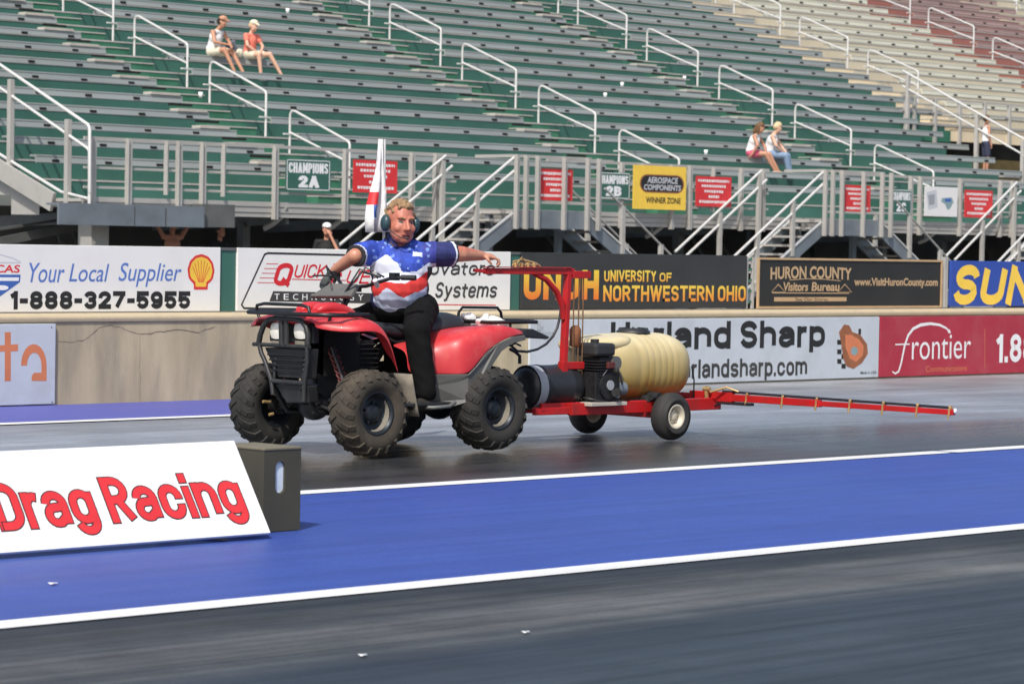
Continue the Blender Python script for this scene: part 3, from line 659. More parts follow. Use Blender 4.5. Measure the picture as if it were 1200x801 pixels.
fr = Face((0, by0, 0), (1, 0, 0), (0, 0, 1), (0, -1, 0)); bk = Face((0, by1, 0), (1, 0, 0), (0, 0, 1), (0, -1, 0))
hu, hv = gy(328.5, 562, by0).x, gy(328.5, 559, by0).z
slot = [(hu+.021*math.cos(a), hv+(.042 if math.sin(a) > 0 else -.042)+.021*math.sin(a)) for a in [math.radians(360*i/24+.1) for i in range(24)]]
mb = MB()
lf = [(hu+.029*math.cos(math.radians(a)), hv+(.046 if a <= 180 else -.046)+.029*math.sin(math.radians(a))) for a in (90, 110, 130, 150, 170, 180, 190, 210, 230, 250, 270)]
lf = [(u, v-(0 if v > hv else 0)) for u, v in lf]; rf = [(2*hu-u, v) for u, v in lf]
for y in (by0, by1):
    f_ = Face((0, y, 0), (1, 0, 0), (0, 0, 1), (0, -1, 0))
    for side, xe in ((lf, bx0), (rf, bx1)):
        pts = [(hu, bz)]+side+[(hu, 0), (xe, 0), (xe, bz)]
        mb.add([f_.p(*q_) for q_ in pts], [tuple(range(len(pts)))])
for side in (lf, rf):
    for q0, q1 in zip(side, side[1:]): mb.add([(q0[0], by0, q0[1]), (q1[0], by0, q1[1]), (q1[0], by1, q1[1]), (q0[0], by1, q0[1])], [(0, 1, 2, 3)], True)
for xe in (bx0, bx1): mb.add([(xe, by0, 0), (xe, by1, 0), (xe, by1, bz), (xe, by0, bz)], [(0, 1, 2, 3)])
mb.build('housing', 'housing', t)
slot = lf+rf[::-1][1:-1]
mb = MB(); mb.box((bx0-.004, by0-.004, bz), (bx1+.004, by1+.004, bz+.012)); mb.build('lid', 'housing_lit_top', t, bevel=.003)  # lighter lid colour paints sunlight on the box top
mb = MB(); mb.prism([(hu+(u-hu)*.96, hv+(v-hv)*.98) for u, v in slot], lambda u, v: (u, by0+.012, v), lambda u, v: (u, by0+.03, v)); mb.build('lens', 'lens', t)

# ------------------------------------------------------------------ grandstand
Y0, Z0, TR, RS = 43.4, 2.41, .873, .36
WALK_Z, WALK_Y = 2.05, 42.0
def rowY(k): return Y0+TR*k
def rowZ(k): return Z0+RS*k
rr = random.Random(11)
def section(label, cat, X0, X1, aisles, k0, k1, paint, apaint, seat, xmax_low=None, klow=7):
    root = thing('bleacher_section', label, cat, ((X0+X1)/2, rowY(k0), 0), 'coloured bleacher sections of the grandstand')
    deck = MB(); steps = MB()
    for k in range(k0, k1):
        xr = X1 if (xmax_low is None or k >= klow) else xmax_low
        y, z = rowY(k), rowZ(k); zb = z-RS
        xs = [X0]
        for a in aisles: xs += [a-1.35, a]
        xs.append(xr)
        for i in range(0, len(xs)-1):
            if xs[i+1] <= xs[i]: continue
            mi = 1 if i % 2 else 0
            deck.add([(xs[i], y, zb), (xs[i+1], y, zb), (xs[i+1], y, z), (xs[i], y, z)], [(0, 1, 2, 3)], False, mi)
        deck.add([(X0, y, z), (xr, y, z), (xr, y+TR, z), (X0, y+TR, z)], [(0, 1, 2, 3)], False, 2)
        deck.box((X0, y-.012, z-.03), (xr, y-.001, z+.004), 2)
        deck.add([(X0, y, zb-.3), (X0, y+TR, zb-.3), (X0, y+TR, z), (X0, y, z)], [(0, 1, 2, 3)], False, 2)      # stringer at the open ends
        deck.add([(xr, y, zb-.3), (xr, y, z), (xr, y+TR, z), (xr, y+TR, zb-.3)], [(0, 1, 2, 3)], False, 2)
        # bench of this row, cut at the aisles
        b = MB()
        for i in range(0, len(xs)-1, 2):
            a, c = xs[i], xs[i+1]
            if c-a < .4: continue
            j = rr.uniform(-.08, .08)
            a2 = a + (.03 if i else 0); c2 = c - (.25 if i+1 < len(xs)-1 else 0)
            ys, zt = y+.10, z+.43; zl = zt-.15
            n = max(1, int((c2-a2)/4.8)); cut = [a2+(c2-a2)*q/n for q in range(n+1)]
            for q in range(n):
                dy, dz = rr.uniform(-.01, .01), rr.uniform(-.007, .007)
                s0, s1 = cut[q]+.004, cut[q+1]-.004
                v = [(s, ys+dy+yy, zz+dz) for s in (s0, s1) for yy, zz in ((.012, zl), (.0, zl+.012), (.028, zt-.035), (.018, zt-.03), (.022, zt), (.22, zt), (.22, zt-.035), (.06, zt-.045), (.045, zl))]
                m = 9; b.add(v, [(t, m+t, m+(t+1) % m, (t+1) % m) for t in range(m)] + [tuple(range(m))[::-1], tuple(range(m, 2*m))], False, 0)
            x = a2+.35+((k*.53) % 1.2)
            while x < c2-.2:
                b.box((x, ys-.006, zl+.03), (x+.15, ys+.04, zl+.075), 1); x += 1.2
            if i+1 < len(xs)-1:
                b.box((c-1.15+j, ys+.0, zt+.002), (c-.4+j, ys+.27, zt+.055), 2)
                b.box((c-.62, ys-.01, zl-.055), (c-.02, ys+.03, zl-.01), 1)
        b.build('bench_row', [seat, 'dark_void', 'tan_plank'], root)
    deck.build('deck', [paint, apaint, 'galvanized'], root)
    for a in aisles:
        s = MB()
        for k in range(k0, k1):
            if xmax_low and k < klow and a > xmax_low: continue
            if k == k0 and k0 > 0: continue
            y, z = rowY(k), rowZ(k)
            s.box((a-1.33, y-.34, z-RS), (a-.02, y-.002, z-RS/2), 0); s.box((a-1.34, y-.36, z-RS/2), (a-.01, y-.002, z-RS/2+.025), 1)
        s.build('aisle_steps', [apaint, 'galvanized'], root)
    return root
def handrail_mesh(root, a, j, first=[None]):
    y, z = Y0+.25+2.619*j, Z0+1.08*j
    mb = MB(); r = .026; hl, hu_ = .95, .92; dy, dz = 1.85, .72
    mb.tube([(a, y, z), (a, y, z+hl-.05), (a, y+.02, z+hl-.01), (a, y+.08, z+hl+.025), (a, y+dy-.16, z+dz+hu_-.04), (a, y+dy-.06, z+dz+hu_-.03), (a, y+dy-.01, z+dz+hu_-.09), (a, y+dy, z+dz+hu_-.17), (a, y+dy, z+dz)], r, 8)
    mb.tube([(a, y, z+hl-.42), (a, y+dy, z+dz+hu_-.47)], r*.9, 8)
    mb.box((a-.16, y-.03, z+.4), (a+.16, y+.03, z+.43)); mb.box((a-.16, y+dy-.03, z+dz+.4), (a+.16, y+dy+.03, z+dz+.43))
    o = mb.build('handrail', 'rail_white', root); return o
XL, XR_LOW = 31.2, 64.4
gs = section('wide dark green bleacher section with grey benches filling most of the stand', 'bleachers', XL, 66.65, [38.94, 48.87, 58.34], 0, 20, 'green_paint', 'aisle_green', 'seat_metal', XR_LOW)
for a in (38.94, 48.87, 58.34):
    for j in range(0, 7):
        if a > 58 and False: continue
        handrail_mesh(gs, a, j)
cs = section('cream bleacher section next to the green one, above the dark opening', 'bleachers', 66.65, 76.5, [68.0], 7, 23, 'cream_paint', 'aisle_cream', 'seat_cream')
for j in range(3, 8): handrail_mesh(cs, 68.0, j)
rs = section('rust red bleacher section in the upper right corner', 'bleachers', 76.5, 86.2, [77.85], 7, 25, 'red_paint', 'aisle_red', 'seat_red')
for j in range(4, 9): handrail_mesh(rs, 77.85, j)
fs_ = section('pale cream bleacher section beyond the rust red one', 'bleachers', 86.2, 97, [87.6], 9, 27, 'cream_paint', 'aisle_cream', 'seat_cream')
for j in range(4, 9): handrail_mesh(fs_, 87.6, j)

# side rail posts at both open ends of the green section
def side_rail(label, X, pts, posts, low=None):
    t = thing('side_railing', label, 'railing', (X, posts[0][0], posts[0][1]))
    mb = MB(); mb.tube([(X, y, z) for y, z in pts], .032, 8); mb.build('top_rail', 'rail_white', t)
    mb = MB(); mb.tube([(X, y, z-.42) for y, z in pts], .028, 8); mb.build('middle_rail', 'rail_white', t)
    if low: mb = MB(); mb.tube([(X, y, z) for y, z in low], .03, 8); mb.build('lower_rail', 'rail_white', t)
    for y, z0, z1 in posts:
        mb = MB(); mb.box((X-.05, y-.05, z0), (X+.05, y+.05, z1)); mb.build('post', 'galvanized', t, bevel=.006)
    return t
lz = lambda px, py, X: (gx(px, py, X).y, gx(px, py, X).z)
side_rail('long sloping white railing down the left end of the stand', XL-.08,
    [lz(-120, -3, XL-.08), lz(0, 76, XL-.08), lz(103, 146, XL-.08), lz(105, 150, XL-.08), lz(105, 226, XL-.08)],
    [(lz(13, 93, XL-.08)[0], lz(13, 210, XL-.08)[1], lz(13, 93, XL-.08)[1]), (lz(80, 140, XL-.08)[0], lz(80, 250, XL-.08)[1], lz(80, 140, XL-.08)[1])],
    [lz(-120, 103, XL-.08), lz(0, 181, XL-.08), lz(72, 225, XL-.08), lz(104, 233, XL-.08)])
mb = MB(); a = lz(-130, 118, XL-.15); b = lz(62, 237, XL-.15)
mb.bar((XL-.15, a[0], a[1]), (XL-.15, b[0], b[1]), .06, .34, up=(0, 0, 1)); mb.build('stringer_beam', 'galvanized', None)
st = bpy.data.objects['stringer_beam']; tag(st, 'sloping grey stair beam under the railing at the left end', 'beam')
RX = XR_LOW+.06
side_rail('long sloping white railing beside the dark opening at the right', RX,
    [lz(1058, 83, RX), lz(1260, 197, RX)],
    [(lz(1064, 100, RX)[0], lz(1064, 159, RX)[1], lz(1064, 88, RX)[1]), (lz(1145, 135, RX)[0], lz(1145, 207, RX)[1], lz(1145, 134, RX)[1]), (lz(1199, 165, RX)[0], lz(1199, 235, RX)[1], lz(1199, 165, RX)[1])])

# dark opening at the right with its back wall, guard railing and plywood panel
t = thing('opening_walls', 'dark entrance opening under the cream bleachers with a brown panel', 'entrance', (69.5, 49.4, WALK_Z))
mb = MB(); yb = rowY(7)+.35
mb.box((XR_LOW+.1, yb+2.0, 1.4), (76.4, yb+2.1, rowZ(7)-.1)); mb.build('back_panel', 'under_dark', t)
mb = MB(); mb.box((XR_LOW+.05, rowY(7)-.06, 4.46), (66.85, rowY(7)-.02, 4.79)); mb.build('green_fascia', 'aisle_green', t)
mb = MB(); mb.box((66.87, rowY(7)-.06, 4.50), (76.4, rowY(7)-.02, 4.84)); mb.build('cream_fascia', 'aisle_cream', t)
p0, p1 = gy(1085, 195, 47.2), gy(1230, 210, 47.2)
mb = MB(); mb.box((66.5, 49.25, WALK_Z), (72, 49.31, 4.03)); mb.build('brown_panel', 'olive_panel', t)
mb = MB(); mb.box((XR_LOW+.08, 45.9, 3.40), (65.7, 47.4, 3.49)); mb.build('landing', 'galvanized', t)
mb = MB()
mb.box((XR_LOW+.1, WALK_Y, WALK_Z-.1), (76, 48.8, WALK_Z)); mb.build('floor_slab', 'steel_dark', t)
t = thing('guard_railing', 'grey guard railing above the dark opening, below the cream benches', 'railing', (69, rowY(7)-.1, rowZ(7)-.3))
zt = rowZ(7)+.72
mb = MB()
for z in (zt, zt-.38, zt-.7): mb.bar((XR_LOW+.1, rowY(7)-.1, z), (76.3, rowY(7)-.1, z), .04, .05)
mb.build('rail', 'galvanized', t)
for x in (64.7, 65.1, 66.05, 67.2, 68.4, 69.6, 70.8, 72, 73.2, 74.4, 75.6):
    mb = MB(); mb.box((x-.04, rowY(7)-.15, rowZ(7)-.5), (x+.04, rowY(7)-.05, zt+.02)); mb.build('post', 'galvanized', t)

# ---- front walkway
t = thing('walkway', 'grey raised walkway along the foot of the bleachers', 'walkway', (48, WALK_Y, 0))
mb = MB(); mb.box((XL-.1, WALK_Y, WALK_Z-.06), (76, Y0-.002, WALK_Z)); mb.build('floor_deck', 'galvanized', t)
mb = MB()
for i, (z0, z1, yo) in enumerate(((WALK_Z-.06, WALK_Z+.03, -.03), (WALK_Z-.17, WALK_Z-.065, -.015), (WALK_Z-.26, WALK_Z-.175, .0))):
    mb.box((XL-.1, WALK_Y+yo-.02, z0), (76, WALK_Y+yo, z1))
mb.build('fascia', 'galvanized', t)
for x in [32.3, 36.0, 38.9, 46.3, 48.6, 56.0, 58.4, 65.8, 68.1]:
    mb = MB(); mb.bar((x, WALK_Y+.1, 1.78), (x, WALK_Y+4.2, 1.62), .08, .22); mb.build('cross_beam', 'steel_dark', t)
    mb = MB(); mb.box((x-.09, 43.3, 0), (x+.09, 43.48, 1.7)); mb.build('column', 'steel_dark', t)
mb = MB()
for x in (35.85, 37.4, 46.6, 56.3):
    mb = MB(); mb.tube([(x, WALK_Y-.02, 2.0), (x-.02, WALK_Y+.05, 1.82), (x-.12, WALK_Y+.22, 1.66), (x-.16, WALK_Y+.4, 1.58)], .055, 6); mb.build('brace', 'galvanized', t)
mb = MB(); mb.box((20, 47.4, 0), (100, 47.6, 1.95)); mb.build('shade_backdrop', 'under_dark', t)  # added dark backdrop standing in for the shade under the stand
for i in range(26):
    mb = MB()
    x = rr.uniform(33, 72); y = rr.uniform(44.5, 46.5); mb.bar((x, y, 0), (x+rr.uniform(-1.5, 1.5), y+rr.uniform(0, 2), rr.uniform(1.5, 1.9)), .08, .08); mb.build('under_brace', 'steel_dark', t)
mb = MB(); mb.bar((28.8, 44.0, .9), (33.0, 44.2, 1.62), .05, .16); mb.bar((28.8, 44.0, 1.2), (32.6, 44.2, 1.72), .05, .05)
tag(mb.build('ramp_rail', 'steel_dark', origin=(31, 44, 0)), 'grey sloping rail in the dark space at the far left', 'rail')
mb = MB(); mb.box((31.55, WALK_Y+.3, 0), (31.95, WALK_Y+.7, 1.7)); tag(mb.build('support_column', 'galvanized', origin=(31.75, WALK_Y+.5, 0), bevel=.01), 'pale square column under the left end of the walkway', 'column')

# ---- walkway railing
t = thing('walkway_railing', 'grey metal railing with many posts along the front of the walkway', 'railing', (48, WALK_Y, WALK_Z))
RT = 3.12
mb = MB()
segs = [(XL-.08, 40.35), (40.9, 49.9), (50.55, 59.6), (60.3, 76)]
for a, b in [(XL-.08, 40.3), (42.9, 50.0), (52.6, 59.7), (62.3, 76)]:
    mb.bar((a, WALK_Y-.03, RT), (b, WALK_Y-.03, RT), .05, .06)
    for z in (WALK_Z+.55, WALK_Z+.2): mb.bar((a, WALK_Y-.03, z), (b, WALK_Y-.03, z), .03, .045)
mb.build('rail', 'galvanized', t)
pxs = [108, 150, 194, 209, 237, 261, 322, 404, 482, 510, 728, 752, 787, 808, 835, 868, 894, 1067, 1078, 1125, 1172, 1186]
for px in pxs:
    x = gy(px, 200, WALK_Y-.05).x; wd = .028 if px in (194, 261, 752, 835) else .055
    mb = MB(); lo = WALK_Z-.3 if px not in (194, 261, 752, 835) else WALK_Z+.1
    mb.box((x-wd, WALK_Y-.105, lo), (x+wd, WALK_Y-.03, RT+.02 if wd > .03 else RT))
    mb.box((x-wd, WALK_Y-.14, lo), (x-wd+.012, WALK_Y-.105, RT)); mb.build('post', 'galvanized', t)

# ---- stair landings with stairs to both sides
PY = 40.8
def staircase(label, xt, sgn, ybk, yfr, lenx=3.05, top=1.98):
    t = thing('staircase', label, 'stairs', (xt+sgn*lenx, (ybk+yfr)/2, 0), 'stairs up to the walkway')
    n = 10; slope = top/lenx
    for yy in (yfr, ybk):
        mb = MB(); mb.bar((xt, yy, top-.16), (xt+sgn*lenx, yy, -.0), .05, .30); mb.build('stringer', 'galvanized_blue', t)
        mb = MB(); mb.bar((xt, yy-.03, top+.0), (xt+sgn*lenx, yy-.03, .16), .03, .035); mb.build('stringer_edge', 'rail_white', t)
    for i in range(n):
        f = (i+.5)/n; x = xt+sgn*lenx*f; z = top*(1-f)-.02
        mb = MB(); mb.box((x-.17, yfr+.03, z-.045), (x+.17, ybk-.03, z)); mb.build('tread', 'galvanized', t)
    for yy in (yfr-.03, ybk+.03):
        mb = MB(); r = .03
        if sgn < 0 and yy > yfr:                                   # the rear pair of rails starts lower down the flight
            mb.tube([(xt-.92, yy, 3.10), (xt-3.75, yy, 1.26)], r, 8); mb.tube([(xt-.74, yy, 2.90), (xt-3.4, yy, 1.17)], r, 8); mb.build('handrail', 'rail_white', t)
            for x, z0, z1 in ((xt-1.0, 1.2, 3.0), (xt-2.3, .3, 2.15)): mb = MB(); mb.box((x-.045, yy-.04, z0), (x+.045, yy+.04, z1)); mb.build('post', 'galvanized', t)
            continue
        if sgn < 0: mb.tube([(xt-sgn*.05, yy, top+1.13), (xt+sgn*lenx, yy, 1.12)], r, 8)
        mb.tube([(xt+(-sgn*.05 if sgn < 0 else .45), yy, top+(.86 if sgn < 0 else .56)), (xt+sgn*lenx, yy, .85)], r*(1 if sgn < 0 else .8), 8)
        mb.build('handrail', 'rail_white' if sgn < 0 else 'galvanized', t)
        for f in (.33, .72):
            x = xt+sgn*lenx*f; z = top*(1-f); mb = MB(); mb.box((x-.045, yy-.04, z-.12), (x+.045, yy+.04, z+(1.1 if sgn < 0 else .86))); mb.build('post', 'galvanized', t)
    return t
for i, x0 in enumerate((40.75, 50.45, 60.15)):
    x1 = x0+2.2; w_ = ('left', 'middle', 'right')[i]
    nm = ('below the yellow sign, nearest the driver', 'between the two far groups of red signs', 'at the right edge of the photo')[i]
    t = thing('stair_landing', ('grey stair landing behind the first red sign right of the driver', 'grey stair landing behind the red sign in the middle of the right half', 'grey stair landing cut by the right edge of the photo')[i], 'landing', ((x0+x1)/2, PY, 0), 'landings at the tops of the stairs')
    mb = MB(); mb.box((x0, PY, WALK_Z-.08), (x1, WALK_Y-.2, WALK_Z-.01)); mb.build('floor_plate', 'galvanized', t)
    mb = MB(); mb.box((x0, PY-.04, WALK_Z-.36), (x1, PY, WALK_Z)); mb.build('fascia', 'galvanized_blue', t)
    mb = MB(); mb.bar((x0+.03, PY-.02, RT), (x1, PY-.02, RT), .05, .06)
    for z in (WALK_Z+.16,): mb.bar((x0+.03, PY-.02, z), (x1, PY-.02, z), .03, .05)
    mb.bar((x0+.03, WALK_Y-.1, RT), (x0+.03, PY, RT), .05, .06); 
    mb.build('rail', 'galvanized', t)
    for f in (.0, .12, .27, .62, .93, 1.08):
        x = x0+(x1-x0)*f+.03; mb = MB(); mb.box((x-.045, PY-.11, WALK_Z-.38), (x+.045, PY-.04, RT+.02)); mb.box((x-.045, PY-.145, WALK_Z-.38), (x-.033, PY-.11, RT)); mb.build('post', 'galvanized', t)
    for x in (x0+.1, x1-.1): mb = MB(); mb.box((x-.06, WALK_Y-.5, 0), (x+.06, WALK_Y-.38, WALK_Z-.1)); mb.build('leg', 'galvanized_blue', t)
    LS = (('grey open stairs going down left beside the driver', 'grey stairs going down right below the yellow sign'), ('grey open stairs going down left above the black county board', 'grey stairs going down right above the black county board'), ('grey open stairs at the right edge above the blue board', 'grey stairs going down right beyond the right edge'))[i]
    staircase(LS[0], x0, -1, WALK_Y-.25, PY+.02)
    if i < 2: staircase(LS[1], x1, 1, WALK_Y-.25, PY+.02)
# end landing at the left: only its pale fascia boxes show
t = thing('end_landing', 'pale blue-grey landing edge under the left end of the walkway', 'landing', (32.3, PY+.6, 0))
for a, b, m in ((XL-.95, 31.9, 'galvanized_blue'), (31.93, 32.6, 'galvanized_blue'), (32.64, 33.5, 'galvanized_blue')):
    mb = MB(); mb.box((a, WALK_Y-.5, WALK_Z-.48), (b, WALK_Y-.45, WALK_Z-.14)); mb.box((a, WALK_Y-.5, WALK_Z-.14), (b, WALK_Y-.12, WALK_Z-.1)); mb.build('fascia', m, t)
mb = MB(); mb.box((33.53, WALK_Y-.4, 1.58), (34.3, WALK_Y-.1, 2.0)); mb.build('dark_box', 'steel_dark', t)

# ---- signs hung on the walkway railing
def hung_sign(name, label, m, px0, px1, pt, pb, Y, border=None):
    q0 = gy(px0, (pt+pb)/2, Y); q1 = gy(px1, (pt+pb)/2, Y); zt_, zb_ = gy((px0+px1)/2, pt, Y).z, gy((px0+px1)/2, pb, Y).z
    t = thing(name, label, 'sign', ((q0.x+q1.x)/2, Y, zb_), 'signs hung on the walkway railing')
    mb = MB(); mb.box((q0.x, Y, zb_), (q1.x, Y+.012, zt_)); mb.build('panel', m, t)
    pr = Print(Face((q0.x, Y, zb_), (q1.x-q0.x, 0, 0), (0, 0, zt_-zb_), (0, -1, 0)))      # unit square face
    if border:
        for a in ((0.02, .98, .02, .045), (.02, .98, .955, .98), (.02, .035, .02, .98), (.965, .98, .02, .98)): pr.rect(border, *a)
    return t, pr
SY = WALK_Y-.16
def seat_sign(label, px0, px1, pt, pb, code, Y=SY, full=True):
    t, pr = hung_sign('section_sign', label, 'green_paint', px0, px1, pt, pb, Y, 'ink_white')
    pr.block('ink_white', 'CHAMPIONS', .06, .94, .56, .89, sw=.12, h=.006); pr.block('ink_white', code, .28, .74, .1, .48, sw=.24, h=.006)
    pr.build(t); return t
seat_sign('green and white seating sign reading Champions 2A', 335, 387.5, 187, 223.5, '2A')
seat_sign('green and white seating sign reading Champions 2B, left of the yellow sign', 699, 738.5, 202, 233, '2B')
seat_sign('green and white seating sign reading Champions 2C, partly behind posts', 1044, 1068, 222, 251, '2C')
def red_sign(label, px0, px1, pt, pb, Y, k):
    t, pr = hung_sign('notice_sign', label, 'ink_bright_red', px0, px1, pt, pb, Y)
    r = random.Random(k)
    for i, (a, b) in enumerate(((.06, .94), (.16, .86), (.24, .78), (.36, .66), (.1, .92))):     # lines too small to read in the photograph: broken white strokes
        v = .84-.175*i; u = a
        while u < b-.02:
            wd = min(r.uniform(.035, .06), b-u); pr.rect('ink_white', u, u+wd, v-.035+r.uniform(0, .015), v+.055); u += wd+r.uniform(.012, .02)
    pr.build(t)
red_sign('red notice sign with white lines beside the Champions 2A sign, behind the flag', 414, 465.5, 188, 226, SY, 1)
red_sign('red notice sign behind posts on the landing, first one right of the driver', 630, 671, 198, 235, PY+.05, 1)
red_sign('red notice sign just right of the yellow sign', 815.5, 857, 207, 242, SY, 1)
red_sign('red notice sign behind posts on the landing above the black county board', 989, 1020, 217, 249, PY+.05, 1)
red_sign('red notice sign right of the white banner', 1130.5, 1163, 223, 255, SY, 1)
t, pr = hung_sign('sponsor_sign', 'yellow sign with a black and silver oblong panel on the railing', 'ink_pale_yellow', 742, 804, 194.5, 245.5, SY-.06)
def cap(m, u0, u1, v0, v1, h):
    r = (v1-v0)/2*.82; n = 10; pts = [(u1-r*.8+r*.8*math.sin(math.pi*i/n), (v0+v1)/2+(v1-v0)/2*math.cos(math.pi*i/n)) for i in range(n+1)]
    pts += [(u0+r*.8-r*.8*math.sin(math.pi*i/n), (v0+v1)/2-(v1-v0)/2*math.cos(math.pi*i/n)) for i in range(n+1)]; pr.poly(m, pts, h)
cap('ink_brown', .12, .96, .38, .80, .004); cap('ink_black', .145, .935, .41, .77, .006)
pr.text('ink_light_grey', 'AEROSPACE', .26, .84, .60, .74, weight=.03, shear=.1, h=.008); pr.text('ink_light_grey', 'COMPONENTS', .2, .9, .44, .57, weight=.03, shear=.1, h=.008)
pr.text('ink_black', 'WINNER ZONE', .24, .9, .14, .28, weight=.03, h=.006); pr.build(t)
t, pr = hung_sign('banner', 'white cloth banner with blue patches between two posts', 'cloth_white', 1083.5, 1122, 219, 253.5, SY)
pr.poly('ink_light_grey', [(.05, .8), (.35, .9), (.4, .3), (.12, .2)]); pr.poly('ink_grey', [(.1, .7), (.3, .75), (.3, .4), (.14, .36)], .006)
pr.poly('ink_teal', [(.52, .62), (.82, .66), (.88, .5), (.78, .28), (.7, .22), (.62, .42), (.5, .5)], .005); pr.poly('ink_deep_blue', [(.6, .6), (.8, .62), (.8, .5), (.62, .5)], .007); pr.build(t)

# ------------------------------------------------------------------ litter on the benches
def seat_spot(px, py):
    best = None
    for k in range(0, 24):
        p = gy(px, py, rowY(k)+.25); e = abs(p.z-(rowZ(k)+.43))
        if best is None or e < best[0]: best = (e, k, p.x)
    k = best[1]; return best[2], rowY(k)+.22, rowZ(k)+.43, k
cups = [(234, 111, 'white paper cup on a bench below the seated pair'), (336, 22, 'white paper cup on a bench near the top, right of the seated pair'), (708, 121, 'white paper cup on a bench left of the middle handrails'), (801, 100, 'larger white cup on a bench in the middle of the stand'), (728, 98, 'white paper scrap on a bench beside the right-hand handrails'), (826, 187, 'white paper cup on the lowest bench above the red sign')]
for px, py, lb in cups:
    x, y, z, k = seat_spot(px, py); mb = MB(); mb.lathe([(0, .0), (0, .035), (.11, .05), (.11, .044), (.02, .03)], (x, y, z+.002), (0, 0, 1), 10)
    tag(mb.build('paper_cup', 'paper', origin=(x, y, z)), lb, 'cup', 'white litter on the benches')

# ------------------------------------------------------------------ quad bike
YC = 13.98
AX, BX = 12.23, 13.30
quad = thing('quad_bike', 'red quad bike with racks and knobbly tyres towing the sprayer', 'quad bike', (12.75, YC, 0))
def wheel(parent, x, y, R, w, out, rimr, tyre_m, lugs=True, nl=20, rim_m='rim_dark', sunlit_rim=False):
    p = part_empty('wheel', parent, (x, y, R))
    mb = MB(); o = (x, y, R); ax = (0, out, 0)
    k = R-.014 if lugs else R
    prof = [(-w*.8, rimr), (-w*.98, rimr+.03), (-w*1.03, (rimr+k)/2), (-w*.95, k-.045), (-w*.78, k-.016), (-w*.4, k-.003), (0, k), (w*.4, k-.003), (w*.78, k-.016), (w*.95, k-.045), (w*1.03, (rimr+k)/2), (w*.98, rimr+.03), (w*.8, rimr)]
    mb.lathe(prof, o, ax, 48)
    def pt(off, r, a): return V((x+r*math.cos(a), y+out*off, R+r*math.sin(a)))
    if lugs:
        for i in range(nl):
            for sd in (-1, 1):
                a0 = 2*math.pi*(i+(.5 if sd > 0 else 0))/nl; da = .20
                ch = [(sd*w*.05, k, a0), (sd*w*.45, k-.001, a0+da*.5), (sd*w*.8, k-.016, a0+da), (sd*w*.99, k-.05, a0+da*1.15)]
                for (o1, r1, a1), (o2, r2, a2) in zip(ch, ch[1:]):
                    A, B = pt(o1, r1+.004, a1), pt(o2, r2+.004, a2); up = V((math.cos(a1), 0, math.sin(a1)))
                    mb.bar(A-up*.005, B-up*.005, .032, .015, up=up)
    else:
        for j in range(5):
            pass
    mb.build('tyre', tyre_m, p)
    rm = MB(); rm.lathe([(w*.80, rimr+.006), (w*.86, rimr+.002), (w*.83, rimr-.008), (w*.62, rimr-.02), (w*.30, rimr-.028), (w*.22, rimr*.62), (w*.30, rimr*.45), (w*.5, rimr*.40), (w*.55, rimr*.2), (w*.56, .001)], o, ax, 32)
    rm.lathe([(-w*.80, rimr+.006), (-w*.86, rimr+.002), (-w*.6, rimr-.02), (-w*.1, rimr-.03), (.0, rimr*.5), (.0, .001)], o, ax, 32)
    for i in range(5):
        a = 2*math.pi*i/5+.3; rm.cyl(pt(w*.3, rimr*.5, a), pt(w*.46, rimr*.5, a), .009, n=6)
    rm.build('rim', rim_m, p)
    if sunlit_rim:
        d = MB(); rows = []
        for i in range(13):
            a = math.radians(-105+150*i/12); e = math.sin(math.pi*i/12)
            rows.append([pt(w*.80, rimr+.004, a), pt(w*.60, rimr-.021-.004*e, a), pt(w*(.60-.28*e), rimr-.031, a)])
        d.grid(rows); d.build('rim_lit_tan', 'rim_lit_tan', p)  # tan crescent paints sunlight inside the rim's lower right
    return p
for s in (-1, 1):
    wheel(quad, AX, YC+s*.485, .282, .105, s, .135, 'dusty_tyre' if s < 0 else 'tyre', sunlit_rim=s < 0)
    wheel(quad, BX, YC+s*.475, .282, .125, s, .135, 'tyre', sunlit_rim=s < 0)
def mirror_loft(name, stations, m, solid=.006, sub=2):
    for s in (-1, 1):
        mb = MB(); rows = [[(x, YC+s*y, z) for y, z in pts] for x, pts in stations]
        if s > 0: rows = [r[::-1] for r in rows]
        mb.grid(rows); mb.build(name, m, quad, solid=solid, sub=sub)
mirror_loft('front_fender', [
    (11.95, [(.16, .855), (.22, .854), (.265, .846), (.285, .832), (.287, .812)]),
    (11.965, [(.16, .86), (.23, .858), (.30, .850), (.33, .830), (.335, .802)]),
    (12.03, [(.16, .872), (.26, .866), (.375, .854), (.435, .816), (.44, .787)]),
    (12.12, [(.16, .88), (.29, .875), (.425, .868), (.515, .834), (.525, .792)]),
    (12.24, [(.16, .89), (.30, .882), (.445, .875), (.535, .840), (.543, .796)]),
    (12.32, [(.16, .89), (.30, .880), (.445, .855), (.535, .802), (.545, .757)]),
    (12.375, [(.32, .83), (.38, .82), (.455, .78), (.53, .71), (.542, .67)]),
    (12.41, [(.38, .745), (.42, .73), (.465, .69), (.525, .622), (.538, .588)]),
    (12.44, [(.42, .64), (.45, .625), (.475, .60), (.52, .545), (.533, .515)])], 'atv_red')
